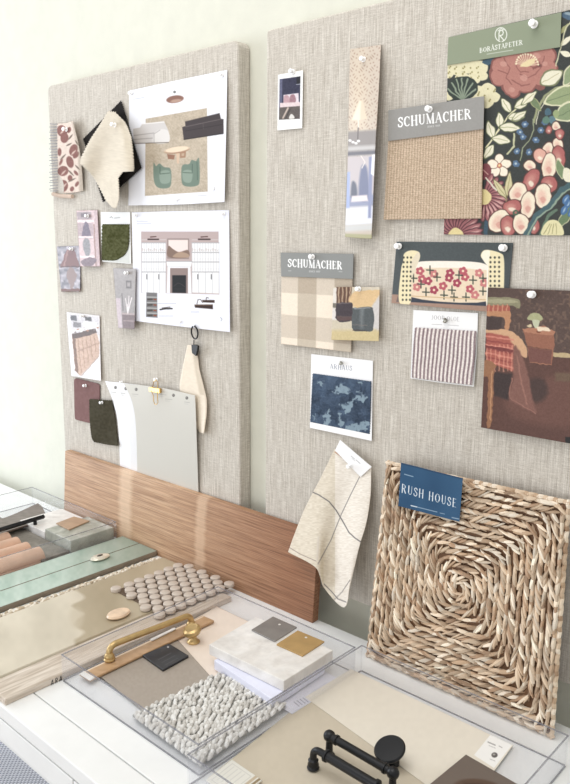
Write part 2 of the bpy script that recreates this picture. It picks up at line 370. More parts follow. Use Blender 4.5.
# ------------------------------------------------------------------ push pins
t = NT('clear_plastic'); t.base(L4((250, 250, 250))); t.b.inputs['Roughness'].default_value = .2; t.b.inputs['Emission Color'].default_value = (1, 1, 1, 1); t.b.inputs['Emission Strength'].default_value = .0; M['pin'] = t.m
def pin(px, py, label, d=.004, s=1.0):
    b = wp(px, py, d); dr = b-np.array([0, 0, CAMZ]); mb = MB()
    ax = (0.06, -1, .05)
    mb.lathe(b, ax, [(r*s, h*s) for r, h in ((.0012, -.001), (.0046, 0), (.0048, .0008), (.0030, .0018), (.0026, .0060), (.0042, .0075), (.0046, .0090), (.0040, .0100), (.002, .0104))], 16)
    return tag(mb.build('push_pin', M['pin'], smooth=True), label, 'push pin', 'clear push pins in the pinboards')
# ------------------------------------------------------------------ LEFT BOARD
def p_floral(cv, f):
    br = (142, 100, 94)
    for cx, cy, rx, ry, ro in ((62, 131, 5, 6, -20), (64.5, 138, 4, 5, 10), (69, 130, 2, 3, 20), (73.5, 150, 4, 6, 20), (70, 162, 3.6, 6, -15), (76, 155, 2.4, 4, 40), (59.5, 152, 2, 4, 0),
                            (63, 171, 5.5, 5, -20), (63, 186, 5, 6, 10), (70, 178, 2.4, 3, 0), (72, 189, 2, 2.6, 20), (77, 184, 1.6, 3, 30), (61, 162, 1.3, 3.6, 25), (76, 173, 1.5, 3, -40)):
        cv.ell(cx, cy, rx, ry, br, ro)
    for a, b, c, d in ((68, 140, 73, 134), (66, 146, 72, 143), (60, 160, 66, 154), (68, 170, 74, 176), (68, 182, 76, 178), (75, 140, 79, 146), (75, 165, 80, 170)): cv.leaf(a, b, c, d, .8, (120, 105, 95))
    for cx, cy in ((62, 131), (73, 152), (63, 172), (64, 185)): cv.leaf(cx-2, cy+3, cx+3, cy-2, .8, (205, 178, 165))
    cv.poly([(76, 122), (85, 150), (86, 195), (79.5, 195), (78, 150), (72, 122)], (150, 140, 122), 2.5, .55)
    cv.grain(7, .9, 3)
fl = netsheet('floral_swatch', [[(57, 123.5), (66, 123), (73, 121)], [(57.5, 150), (70, 149), (80, 152)], [(57.5, 192), (70, 193), (83.5, 191)]], p_floral, M['cloth'], (222, 204, 190),
              lambda U, V, X, Y: .003+.012*U**1.5*(1-.4*V)+.004*np.sin(V*5), pink=.15)
tag(fl, 'fringed pale fabric swatch with brown-mauve flowers, at the left edge of the left pinboard', 'fabric swatch')
mb = MB()
for i in range(25):
    y = 124+i*2.78; y2 = y+(i % 3)*.5-.3+.02*i
    mb.tube([wp(57.6, y, .004), wp(54, y+.3, .005), wp(50.2-(i % 2)*.8, y2, .004)], .0009, 6, 0, (160, 158, 160))
mb.build('fringe', plain('fringe_thread', (150, 148, 152), .9), fl)
mb = MB(); mb.tube([wp(53, 194, .005), wp(60, 196, .006), wp(72.5, 196.5, .008)], .0045, 10, 0); mb.build('rolled_hem', plain('rolled_cloth', (196, 176, 160), .9), fl)
pin(66.5, 129.5, 'clear push pin in the fringed flower fabric swatch', .012)
bk = netsheet('black_swatch', quad((83, 139), (121, 100.5), (141.5, 168), (103, 202.5)), lambda cv, f: cv.grain(6, .8, 9), M['cloth'], (42, 39, 38), lambda U, V, X, Y: .003+.006*V, pink=.45)
tag(bk, 'black pinked fabric swatch tucked behind the cream one on the left pinboard', 'fabric swatch')
def p_cream(cv, f):
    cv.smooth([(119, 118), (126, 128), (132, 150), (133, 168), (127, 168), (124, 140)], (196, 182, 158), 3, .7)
    cv.grain(6, .8, 5); cv.grain(4, 3, 6)
cr = netsheet('cream_swatch', [[(108, 111), (115, 112)], [(102, 121), (125, 122)], [(98, 127.5), (128, 128)], [(91, 138), (131.3, 137)], [(86, 147), (132.5, 147)], [(80.5, 158.5), (133.7, 160)], [(80, 163.5), (134, 168)], [(84.5, 168), (133.5, 171.3)], [(88.5, 171.5), (123, 171.8)], [(94, 178), (118.3, 178)], [(100, 189), (119, 188)], [(106, 201), (119, 199)], [(113, 208), (116.5, 208)]],
              p_cream, M['cloth'], (216, 205, 186), lambda U, V, X, Y: .020+.008*V+.012*np.sin((X*.9+Y*.25-100)/7.5)*np.clip(V*2, 0, 1), linear=True, pink=.4)
tag(cr, 'cream wool fabric swatch draped over a black one on the left pinboard', 'fabric swatch')
pin(115, 125, 'clear push pin holding the cream wool swatch', .022)
# printed room layout
def p_layout(cv, f):
    cv.poly([(145.6, 118.7), (207, 108), (207.8, 191.6), (145, 196)], lambda x, y: np.stack([193+20*(vnoise(x, y, 1.1, 3)-.5)+12*(vnoise(x, y, 5, 4)-.5)+o for o in (0, -14, -34)], -1))
    cv.ell(175, 99.2, 8.8, 3.8, (150, 112, 98), -8); cv.ell(176, 100.8, 5.5, 1.6, (188, 156, 140), -8); cv.ell(174.6, 92, 1.4, 1.2, (120, 120, 115))
    g = (208, 203, 200); ln = (160, 154, 152)
    cv.poly([(133, 129), (140, 127.5), (142, 124), (164, 121), (168.6, 131), (168.8, 142), (134, 143.5)], g)
    cv.line([(134, 135.5), (154, 133)], .6, ln); cv.line([(134, 139.5), (154, 138)], .6, ln); cv.smooth([(154, 134), (160, 129.5), (168, 131), (168.8, 142), (154, 143)], (222, 218, 214)); cv.line([(154, 143), (154, 134), (160, 130)], .5, ln)
    cv.line([(142, 124), (164, 122)], .8, (235, 232, 228)); cv.line([(134, 143.5), (168.6, 142.5)], .8, (120, 112, 104))
    dk = (82, 73, 74)
    cv.poly([(185, 121.5), (219.6, 113), (221, 119), (223.6, 119), (223.7, 133.5), (183.7, 139.5), (182.2, 127), (185.4, 126)], dk)
    cv.line([(185.4, 126.8), (203, 123), (221.5, 119)], .7, (120, 110, 110)); cv.line([(203, 123.5), (203.5, 129)], .4, (110, 100, 100)); cv.line([(185.4, 131), (222, 124.5)], .5, (58, 50, 52)); cv.line([(184, 139.5), (223, 133.6)], .9, (50, 44, 44))
    cv.poly([(176, 152), (179.5, 152), (179, 163.5), (177, 163.5)], (214, 186, 160)); cv.poly([(167, 154), (175, 155), (174, 159.5), (168, 159)], (158, 118, 96)); cv.poly([(180, 152), (186, 151), (185.5, 157.5), (180, 158)], (170, 134, 108)); cv.poly([(181.5, 153.5), (184.5, 153), (184, 156), (181.5, 156)], (196, 170, 145))
    cv.ell(177, 150.2, 12.6, 3.2, (176, 140, 115), -8); cv.ell(177, 149.4, 12.4, 2.7, (232, 212, 186), -8)
    gr = (122, 140, 126); lg = (146, 162, 148); dg = (84, 104, 90)
    cv.smooth([(153.6, 163), (153.8, 180), (158, 187.5), (168, 188), (171.2, 183), (170.6, 169), (164, 167), (159.5, 163.5), (156, 166)], gr); cv.smooth([(160, 172), (169.5, 171), (170, 182), (161, 183)], lg); cv.line([(160, 167), (160, 174), (170, 173)], .6, dg)
    cv.smooth([(199, 158.6), (199.6, 181), (196, 186), (186, 186.3), (181.8, 182), (182, 166), (189, 164), (191.6, 160), (196, 161)], gr); cv.smooth([(183.2, 171), (192, 171), (191, 182), (183.5, 181)], lg); cv.line([(192.3, 164), (192.2, 173), (183, 172.5)], .6, dg); cv.line([(197, 162), (197.4, 180)], .5, dg)
    cv.line([(133.5, 99.2), (144, 97.5)], .7, (190, 192, 200)); cv.line([(133.5, 101), (140, 100)], .4, (205, 205, 212)); cv.line([(197.5, 196), (206.5, 195.2)], .6, (196, 196, 200))
    cv.c = 248-(248-cv.c)*1.12
s = netsheet('layout_sheet', [[(129.4, 90.6), (178, 80), (227.3, 69.8)], [(128.8, 135), (178, 134), (226.4, 122)], [(128.6, 175), (178, 175), (225.2, 172)], [(128.3, 205.5), (178, 204.6), (224.6, 202)]], p_layout, M['paper'], (236, 237, 243), lambda U, V, X, Y: .002+.005*U**3*V*(1.3-V)*3+.003*V**2, thick=.0002)
tag(s, 'white printed sheet showing a living room layout with two green armchairs, upper left pinboard', 'printed sheet')
for x, y, l in ((131.5, 93.5, 'top left'), (222.5, 75, 'top right'), (178.5, 200, 'bottom edge'), (215.5, 189, 'lower right')):
    pin(x, y, 'clear push pin at the %s of the living room layout sheet' % l, .003, .75)
def p_elev(cv, f):
    mv = (206, 192, 190)
    cv.poly([(141, 231.5), (218.6, 231.5), (219.4, 294.5), (146, 292.8), (141.5, 292.5)], mv)
    for x0, x1 in ((141.8, 165.8), (192, 219)):
        cv.poly([(x0, 242.6), (x1, 242.6), (x1+.2, 293.5), (x0+.2, 292.5)], (240, 240, 240)); w = x1-x0
        for j, y in enumerate((242.8, 252.5, 262, 272)): cv.line([(x0, y), (x1, y)], 1.0, (196, 194, 196)); cv.line([(x0, y-3), (x1, y-3)], .4, (225, 224, 224))
        for i in range(11): cv.line([(x0+w*i/10, 243), (x0+w*i/10, 272)], .4, (206, 205, 208))
        for i in range(5): cv.line([(x0+w*i/4, 272), (x0+w*i/4, 293)], .5, (200, 199, 203))
        for i in (1, 3): cv.line([(x0+w*i/4-1, 274.5), (x0+w*i/4-1, 279)], .8, (110, 108, 112))
        for i in range(12): cv.line([(x0+w*(i+.3)/12, 250.8), (x0+w*(i+.3)/12, 248.4+(i*7 % 3))], .9, (214, 206, 204))
    cv.poly([(167.3, 238.5), (189, 238.5), (189, 259), (167.3, 258.6)], (176, 164, 160)); cv.poly([(168.4, 239.8), (188, 239.8), (188, 257.6), (168.4, 257.2)], (238, 226, 222))
    cv.smooth([(168.4, 246), (173, 249), (179, 252), (188, 250), (188, 257.4), (168.4, 257)], (168, 150, 140)); cv.smooth([(174, 255), (180, 252), (188, 254), (188, 257.4), (174, 257.2)], (196, 176, 160))
    cv.poly([(166.4, 261), (192, 261), (191, 267), (167.2, 266.5)], (238, 238, 240)); cv.line([(166.4, 261.3), (192, 261.4)], .7, (180, 176, 178)); cv.line([(167, 266.6), (191, 267)], .5, (190, 188, 190))
    cv.poly([(167.5, 266.5), (190.5, 267), (191.5, 293.5), (166.8, 293)], (240, 240, 242)); cv.poly([(170, 268), (188, 268), (188, 293.4), (170, 293)], (178, 164, 160)); cv.poly([(172.3, 275.3), (186, 275.3), (186, 293), (172.3, 292.8)], (78, 76, 84))
    cv.line([(174, 286), (178, 283), (181, 284), (184.5, 286.5)], .7, (120, 114, 112)); cv.line([(174.5, 289), (184, 289)], .6, (110, 106, 106))
    for a, b in ((148, 158.5), (198.5, 210)):
        cv.line([(a, 239.3), (b, 239.3)], 1.3, (100, 70, 66)); cv.line([(a+2.5, 237), (b-2.5, 236.6)], .9, (118, 86, 80))
    cv.poly([(146.4, 292.4), (157.2, 292.8), (157.6, 317.8), (146, 317)], (158, 156, 156))
    for y in (297, 302.5, 308, 313): cv.line([(147, y), (157, y+.3)], .9, (206, 206, 204)); cv.line([(148, y+2.5), (152, y+2.3)], 1.6, (124, 118, 112)); cv.line([(154, y+2.4), (156, y+2.6)], 1.2, (178, 120, 96))
    cv.line([(160.2, 309.6), (165, 308.8), (172, 308.6)], 1.4, (80, 68, 62)); cv.line([(162, 308), (170, 307)], .7, (100, 86, 78))
    cv.poly([(194.4, 304.6), (212.8, 304.4), (213, 309.2), (195, 307.6)], (112, 92, 80)); cv.line([(195, 305.2), (212, 305)], .7, (160, 138, 122)); cv.poly([(202, 300), (214.6, 300), (214.6, 302.8), (203, 302.4)], (118, 98, 86)); cv.line([(197, 304), (198, 299.6), (200.5, 299.4), (202.5, 302.5)], .6, (110, 96, 88)); cv.line([(206, 300), (206.5, 297.5), (208.5, 298)], .6, (110, 96, 88))
    for a, b, y in ((137, 147.5, 221.2), (137, 151, 223.8), (158, 176, 303.6), (159, 173, 316), (191, 199, 312)): cv.line([(a, y), (b, y)], .55, (196, 197, 205))
    cv.line([(220.5, 317.5), (222, 319), (221, 321)], .5, (170, 172, 180))
    cv.c = 248-(248-cv.c)*1.5
s = netsheet('elevation_sheet', [[(131.8, 212.4), (180, 211), (229.2, 210.2)], [(133, 270), (180, 270.5), (229.6, 272)], [(133.7, 320.8), (180, 326.5), (230, 332.2)]], p_elev, M['paper'], (238, 239, 246), lambda U, V, X, Y: .002+.004*U**2*V+.004*V**3, thick=.0002)
tag(s, 'white printed sheet showing a fireplace wall elevation between bookcases, left pinboard', 'printed sheet')
for x, y, l in ((136.5, 215.5, 'top left'), (224, 214, 'top right'), (182, 321.5, 'bottom edge')):
    pin(x, y, 'clear push pin at the %s of the fireplace elevation sheet' % l, .003, .75)
# small photo cards, left board
def p_vases(cv, f):
    cv.warp(.4, 2.5, 5)
    cv.rectn(f, 0, .75, .22, .5, (190, 172, 174)); cv.rectn(f, .02, .7, .03, .16, (176, 162, 164)); cv.rectn(f, 0, .8, .18, .21, (236, 226, 226)); cv.rectn(f, .76, .84, .25, 1, (178, 152, 146)); cv.rectn(f, .84, 1, 0, 1, (202, 182, 182))
    cv.rectn(f, .2, .5, .05, .12, (140, 128, 132))
    q = [f(a, b) for a, b in ((.35, .22), (.5, .22), (.62, .42), (.58, .46), (.22, .46), (.2, .42))]; cv.smooth(q, (136, 124, 138)); cv.rectn(f, 0, .72, .46, .49, (230, 216, 214))
    q = [f(a, b) for a, b in ((.3, .51), (.48, .51), (.56, .6), (.5, .8), (.3, .8), (.2, .6))]; cv.smooth(q, (160, 158, 160)); cv.rectn(f, 0, .75, .81, .84, (234, 222, 222))
    q = [f(a, b) for a, b in ((.05, .9), (.5, .84), (.85, .88), (.6, .99), (.2, .99))]; cv.smooth(q, (150, 134, 140)); cv.grain(9, 1, 2)
    cv.c = 248-(248-cv.c)*1.35
s = netsheet('vase_photo', quad((76.3, 210.6), (97.4, 210), (100.2, 266.4), (80.3, 266.4)), p_vases, M['glossy'], (216, 196, 196), curl(.005, .004), thick=.0003)
tag(s, 'narrow pinkish photo card of vases on shelves, left pinboard', 'photo card'); pin(88, 216, 'clear push pin at the top of the vase photo card', .006, .8)
def p_lampcard(cv, f):
    cv.warp(.8, 2.5, 5)
    cv.c += ((vnoise(cv.X, cv.Y, 2.6, 5)-.5)*70)[..., None]*np.array([1, .95, .95])
    q = [f(a, b) for a, b in ((.4, .08), (.72, .08), (.98, .42), (.98, .46), (.1, .46), (.1, .42))]; cv.poly(q, (150, 116, 112)); cv.line([f(.1, .45), f(.98, .45)], .8, (110, 84, 82)); cv.line([f(.45, .1), f(.25, .42)], 1.4, (176, 144, 140))
    q = [f(a, b) for a, b in ((.48, .48), (.66, .48), (.82, .66), (.6, .92), (.5, .92), (.34, .66))]; cv.smooth(q, (166, 148, 144)); cv.rectn(f, 0, 1, .94, 1, (140, 104, 92))
    cv.c = 248-(248-cv.c)*1.35
s = netsheet('lamp_photo', quad((56.7, 246.5), (80.3, 245.7), (80.3, 291.6), (61.2, 291.6)), p_lampcard, M['glossy'], (172, 168, 174), curl(.002, .003), thick=.0003)
tag(s, 'small photo card of a lamp with a brown shade against patterned grey', 'photo card'); pin(72.5, 249, 'clear push pin at the top of the brown lamp photo card', .003, .8)
def p_green(cv, f):
    cv.rectn(f, .06, .97, .24, .99, (206, 208, 202)); cv.line([f(.3, .12), f(.36, .09), f(.4, .12)], .7, (140, 140, 140)); cv.line([f(.45, .12), f(.64, .11)], .8, (160, 160, 160))
gc = netsheet('green_velvet_card', quad((100.7, 212), (130.2, 212), (131, 264), (101.8, 261.6)), p_green, M['paper'], (243, 244, 243), curl(.002, .002), thick=.0006)
tag(gc, 'white sample card carrying a moss green velvet swatch, left pinboard', 'sample card')
def p_vel(cv, f): cv.grain(16, 1.0, 8); cv.grain(10, 3, 9)
netsheet('velvet_swatch', [[(102, 224.3), (115, 224.3), (129, 224.3)], [(101.6, 245), (116, 246), (128.5, 244)], [(101.6, 255), (115, 257), (125, 254)], [(101.6, 260), (112, 260.4), (117.5, 259.6)]], p_vel, M['velvet'], (80, 82, 48), .0045, thick=.001, parent=gc, pink=.3)
def p_grey(cv, f):
    cv.c += ((cv.V-.5)*-14)[..., None]; cv.rectn(f, .55, .8, .2, .33, (128, 122, 120)); cv.rectn(f, .6, .74, .23, .3, (176, 168, 166)); cv.rectn(f, .28, 1, .74, 1, (136, 118, 118)); cv.rectn(f, .28, 1, .74, .77, (186, 170, 168)); cv.rectn(f, .34, .98, .86, .88, (168, 150, 148))
    for a, b in ((.5, .5), (.68, .46), (.75, .55), (.6, .6), (.82, .48)): cv.line([f(.6, .74), f(a, b)], .8, (228, 220, 220))
    cv.line([f(.35, .7), f(.33, .42)], .8, (120, 112, 112)); cv.rectn(f, 0, .25, .5, 1, (200, 186, 190)); cv.grain(8, 1, 6)
    cv.c = 248-(248-cv.c)*1.25
s = netsheet('console_photo', quad((113, 268), (136, 268.8), (134.6, 329), (118.3, 328)), p_grey, M['glossy'], (168, 162, 160), curl(.007, .008), thick=.0003)
tag(s, 'narrow grey photo card of a console with white branches, overlapping the elevation sheet', 'photo card'); pin(127.5, 273, 'clear push pin at the top of the grey console photo card', .008, .8)
def p_kit(cv, f):
    cv.warp(.45, 2.5, 5)
    cv.rectn(f, .05, .98, .02, .3, (214, 210, 212)); cv.rectn(f, .12, .3, .04, .12, (120, 118, 122)); cv.rectn(f, .55, .75, .04, .1, (110, 106, 106)); cv.rectn(f, .18, .42, .14, .22, (150, 146, 148)); cv.rectn(f, .5, .9, .12, .26, (236, 234, 236))
    cv.poly([f(.1, .34), f(.85, .22), f(.98, .42), f(.95, .62), f(.3, .98), f(.14, .9)], (206, 180, 162)); cv.poly([f(.1, .34), f(.85, .2), f(.9, .27), f(.14, .42)], (120, 98, 86)); cv.poly([f(.12, .4), f(.22, .42), f(.24, .95), f(.14, .9)], (150, 122, 102))
    for k in range(5): cv.line([f(.3+.13*k, .4-.02*k), f(.34+.13*k, .92-.09*k)], .6, (180, 150, 130))
    for k in range(9): cv.ell(*f(.12+.1*k, .28-.012*k+.03*(k % 2)), 1.3, 1.0, ((244, 240, 238), (150, 138, 134), (190, 150, 130))[k % 3])
    cv.line([f(.26, .6), f(.96, .42)], .6, (176, 148, 130)); cv.line([f(.12, .3), f(.95, .16)], .8, (246, 244, 244))
    for k in range(5): cv.line([f(.4+.11*k, .985-.07*k), f(.98, .7+.05*k)], .4, (206, 196, 192))
    cv.poly([f(.95, .62), f(1, .6), f(1, 1), f(.3, 1)], (240, 236, 236)); cv.line([f(.95, .62), f(.35, .97)], .8, (180, 160, 150)); cv.rectn(f, 0, .1, .1, 1, (236, 234, 238)); cv.grain(10, 1, 3)
    cv.c = 248-(248-cv.c)*1.35
s = netsheet('kitchen_photo', quad((66.5, 312), (99.7, 315.7), (100.9, 381), (71.5, 376)), p_kit, M['glossy'], (226, 222, 222), curl(.003, .005), thick=.0003)
tag(s, 'bright photo card of a kitchen with pale wooden drawers, lower left pinboard', 'photo card'); pin(83, 316, 'clear push pin at the top of the kitchen photo card', .004, .8)
def rnd(tl, tr, br, bl, r=2.2): return [[(tl[0]+r, tl[1]+.2), (tr[0]-r, tr[1])], [(tl[0]+.4, tl[1]+r*.6), (tr[0]-.4, tr[1]+r*.6)], [(tl[0], tl[1]+r*1.6), (tr[0], tr[1]+r*1.6)], [(bl[0], bl[1]-r*1.6), (br[0], br[1]-r*1.6)], [(bl[0]+.5, bl[1]-r*.5), (br[0]-.5, br[1]-r*.5)], [(bl[0]+r, bl[1]), (br[0]-r, br[1])]]
s = netsheet('mauve_swatch', rnd((73.9, 378), (99.7, 383.5), (99.7, 425), (74.6, 420)), lambda cv, f: cv.grain(5, 1.5, 2), M['cloth'], (132, 98, 96), .003, linear=True, thick=.001)
tag(s, 'dusty mauve leather swatch with rounded corners, lower left pinboard', 'leather swatch'); pin(85.8, 385.5, 'clear push pin at the top of the mauve swatch', .005, .75)
s = netsheet('olive_swatch', [[(89.2, 399), (100, 399.8), (111.8, 400.5)], [(89.6, 420), (103, 421), (115.5, 420)], [(91.5, 437), (104, 439), (117, 436)], [(94, 442), (105, 444), (118, 446)]], lambda cv, f: cv.grain(7, 1.8, 7), M['velvet'], (72, 67, 52), lambda U, V, X, Y: .006+.003*np.sin(U*3+V*4), thick=.001, pink=.2)
tag(s, 'dark olive swatch overlapping the mauve one, lower left pinboard', 'fabric swatch'); pin(102.3, 402.5, 'clear push pin at the top of the dark olive swatch', .010, .75)
# paint deck
deck = empty('paint_swatch_deck', wp(160, 440, .003), 'fanned deck of grey and off-white paint strips clipped to the left pinboard', 'paint swatches')
def p_dk(dots, marks):
    def p(cv, f):
        for x, y in dots: cv.ell(x, y, 1.3, 1.5, (86, 82, 78)); cv.ell(x-.3, y-.2, .5, .6, (170, 165, 160))
        for x, y, w in marks:
            cv.line([(x, y), (x+w, y+.5)], .6, (176, 174, 168)); cv.line([(x, y+1.8), (x+w*.7, y+2.2)], .5, (190, 188, 182))
        cv.c += ((cv.V-.3)*-8)[..., None]
    return p
netsheet('paint_strip', [[(105, 381), (125, 383.5)], [(113, 402), (133, 404)], [(118.5, 430), (139, 432)], [(121, 505), (142, 505)]], p_dk([(115.5, 387.5)], [(111, 392, 5)]), M['paper'], (240, 240, 243), lambda U, V, X, Y: .0009+.003*(1-V**3), parent=deck)
netsheet('paint_strip', [[(115, 382), (140, 385)], [(124, 402), (145, 404)], [(129.5, 430), (150, 432)], [(130.5, 505), (155, 505)]], p_dk([(125.8, 388.6)], [(120, 393, 5)]), M['paper'], (234, 234, 236), lambda U, V, X, Y: .0014+.005*(1-V**3), parent=deck)
netsheet('paint_strip', [[(124, 383.6), (160, 387.6), (195, 395.4)], [(132, 402), (165, 405), (195.8, 412)], [(136, 430), (165, 432), (196.7, 440)], [(138, 505), (165, 506), (199, 506)]], p_dk([(136.2, 389.4), (173.5, 395.3), (186.8, 398)], [(132, 394, 6), (160, 394.5, 6), (165, 399, 7), (184.5, 402, 5)]), M['paper'], (208, 205, 196), lambda U, V, X, Y: .0019+(.0085+.003*U**3)*(1-V**3), parent=deck)
# binder clip
M['brass'] = plain('brushed_brass', (205, 168, 105), .28, 1, .05, 60); M['blackmetal'] = plain('black_metal', (24, 24, 26), .38, .2, .05)
clip = empty('binder_clip', wp(154.5, 390, .012), 'small brass binder clip gripping the top of the grey paint deck', 'binder clip')
mb = MB(); mb.prism([wp(148.8, 387, .017), wp(148.8, 391.5, .020), wp(159.4, 393.4, .020), wp(159.4, 388.6, .017)], 0, vec=(0, .006, 0)); bevel(mb.build('spring_body', M['brass'], clip), .0005)
mb = MB(); mb.tube([wp(a, b, .023) for a, b in ((151.5, 391), (153.5, 396), (153.6, 401), (154.6, 404), (156.6, 404.4), (158, 402.5), (157.4, 398), (157.6, 392))], .0008, 8); mb.build('handle', M['brass'], clip, True)
mb = MB(); mb.tube([wp(a, b, .014) for a, b in ((152.5, 387.5), (153.6, 382), (156, 380), (158, 382.5), (157.6, 388))], .0008, 8); mb.build('handle', M['brass'], clip, True)
pin(157, 379.5, 'clear push pin above the brass binder clip', .004, .8)
# hanging cream swatch with ring
s = netsheet('cream_leather_swatch', [[(187.5, 345), (193, 345)], [(185, 356), (197.5, 357)], [(182, 370), (199, 369)], [(179.5, 388), (203.5, 387)], [(183, 401), (206.3, 400)], [(189, 412), (206.3, 413)], [(194, 424), (205, 424)], [(199.5, 432.3), (203.4, 433.6)]], lambda cv, f: (cv.grain(5, 1.5, 2), cv.poly([(193, 352), (197, 357), (198, 370), (204, 395), (200, 395), (195, 372)], (205, 190, 168), 1.5, .7)), M['cloth'], (238, 224, 204), lambda U, V, X, Y: .0022+.004*(1-V)+.010*V*U**2, thick=.0012)
tag(s, 'cream leather remnant hanging from a black ring and clip', 'leather swatch')
ring = empty('clip_ring', wp(194.5, 333, .008), 'black ring with a small clip, hooked over the edge of the elevation sheet', 'ring clip')
mb = MB(); c0 = wp(194.6, 332.5, .010); mb.tube([c0+np.array([-.0095*math.sin(a), -.001*math.cos(a), .0125*math.cos(a)]) for a in [math.radians(25+34*k/3) for k in range(30)]], .0016, 8); mb.build('ring', M['blackmetal'], ring, True)
mb = MB(); mb.tube([wp(194, 340, .010), wp(193.8, 345, .011)], .0010, 8); mb.build('swivel', M['blackmetal'], ring)
mb = MB(); mb.prism([wp(191.2, 345, .014), wp(191.6, 350, .014), wp(192, 353.2, .014), wp(195.6, 356, .014), wp(197.2, 350, .014), wp(197.6, 346, .014), wp(195, 344.6, .014)], 0, vec=(0, .005, 0)); bevel(mb.build('clip', M['blackmetal'], ring), .0004)
mb = MB(); mb.tube([wp(195, 324, .001), wp(195, 325.5, .010), wp(195, 327, .012)], .0009, 8); mb.build('hook', M['knobmetal'], ring)
pin(122, 382, 'clear push pin above the white strips of the paint deck', .006, .6)
# ------------------------------------------------------------------ RIGHT BOARD
def p_pola(cv, f):
    cv.poly([(279.7, 79.2), (300.4, 76.3), (299.8, 118.7), (279, 119.7)], (44, 44, 72)); cv.poly([(279.7, 79.2), (282.4, 78.8), (282, 110), (279.2, 112)], (92, 94, 124)); cv.poly([(296.5, 77), (300.4, 76.3), (300.2, 84), (296.4, 84.5)], (26, 26, 36)); cv.line([(296.3, 84.5), (300.2, 84)], .6, (180, 185, 200))
    cv.poly([(283.5, 95), (298.5, 93), (299, 106), (283.5, 107)], (224, 212, 220)); cv.smooth([(284, 96.5), (288, 95.5), (290, 101), (288, 106), (284, 106)], (190, 150, 158)); cv.smooth([(290, 96), (294, 94.5), (296, 100), (294, 104), (290, 103)], (160, 118, 128)); cv.poly([(280, 103), (300, 102), (300, 107.5), (280, 108.5)], (226, 206, 208))
    cv.poly([(279.3, 107.5), (300, 106), (299.8, 118.7), (279, 119.7)], (92, 82, 78)); cv.line([(283, 118), (288, 108)], 1.6, (190, 172, 160)); cv.line([(286, 118), (290, 109)], 1, (60, 52, 50)); cv.smooth([(289, 118.5), (291, 114), (294, 116), (294, 118.5)], (220, 216, 210)); cv.grain(9, 1, 3)
s = netsheet('instant_photo', quad((278, 74.8), (303, 70), (302.2, 128.2), (277.4, 130.5)), p_pola, M['glossy'], (246, 246, 243), .003, res=.33, thick=.0005)
tag(s, 'white framed instant photo of a navy bedroom, upper left of the right pinboard', 'instant photo'); pin(293, 71.8, 'clear push pin at the top of the instant photo', .004, .85)
def p_lamps(cv, f):
    m = cv.Y < 160
    w = np.sin(cv.X*1.25+1.5*np.sin(cv.Y*.5))*np.sin(cv.Y*1.05+1.5*np.sin(cv.X*.6)); cv.c -= (np.clip(w-.25, 0, 1)*62)[..., None]*np.array([.7, 1, 1])*m[..., None]
    cv.c += (np.clip((110-abs(cv.Y-112))/110, 0, 1)*16*np.exp(-((cv.X-358)/12)**2))[..., None]*np.array([1, .8, .3])
    def shade(y0, y1, c): cv.poly([(340, y0), (390, y0-3), (390, y1-3), (340, y1)], c, 3)
    shade(132, 150, (150, 142, 138)); shade(147, 152, (196, 192, 190)); shade(152, 157, (112, 110, 118)); shade(157, 196, (200, 190, 192)); shade(196, 208, (150, 156, 184)); shade(208, 226, (226, 228, 236)); shade(226, 232, (206, 206, 204)); cv.poly([(340, 233.5), (390, 235), (390, 241), (340, 241)], (176, 172, 130), 1.5)
    cv.poly([(346.5, 172), (350, 172), (349.5, 208), (346, 208)], (166, 182, 226), 1.5); cv.smooth([(352, 182), (356, 184), (357, 196), (351, 197)], (104, 108, 124), 2); cv.smooth([(361, 168), (367, 168), (369, 198), (359, 198)], (120, 126, 156), 2.5); cv.poly([(369, 157), (373, 156), (371, 218), (368, 218)], (140, 146, 182), 1.5); cv.poly([(372, 155), (375, 154), (374, 176), (371, 174)], (244, 244, 248), 1)
    cv.poly([(352, 196), (367, 195), (368, 201), (351, 202)], (236, 222, 222), 1.5); cv.line([(361, 156), (365, 162), (362, 168)], .9, (230, 220, 214))
    cv.poly([(351.5, 120.2), (359, 100.5), (362.5, 100.3), (367, 119)], (226, 208, 182), 1); cv.poly([(352, 120), (359.5, 101), (361, 101), (360, 120)], (240, 226, 204), 2); cv.line([(358.4, 120), (358.3, 128)], 1.4, (230, 220, 205)); cv.line([(358.2, 128), (357.8, 139)], 1.2, (110, 100, 98))
    for x, y in ((350, 140.5), (353, 142.2), (358.5, 141), (356, 143.3)): cv.ell(x, y, 1.6, 1.2, (240, 238, 238))
s = netsheet('lamp_photo_strip', [[(350, 49), (366, 47), (381, 44.6)], [(348.9, 95), (363, 95), (378.6, 92)], [(348, 150), (361, 150), (375.2, 150)], [(345, 236.8), (358, 238.2), (371.5, 238.8)]], p_lamps, M['glossy'], (204, 190, 174), lambda U, V, X, Y: .003+.013*np.sin(V*2.6)*U+.006*V, thick=.0003)
tag(s, 'tall narrow photo strip of a cream bedside lamp, on the right pinboard', 'photo strip'); pin(363.8, 59.5, 'clear push pin at the top of the tall lamp photo strip', .005, .85)
def sample(name, label, net, head, hdr, txtfn, body, mat, d, thick=.001, bodycol=(200, 170, 140), bodynet=None, res=.33, bn='swatch'):
    """sample card = header card (the thing) with its material swatch as a part"""
    pass
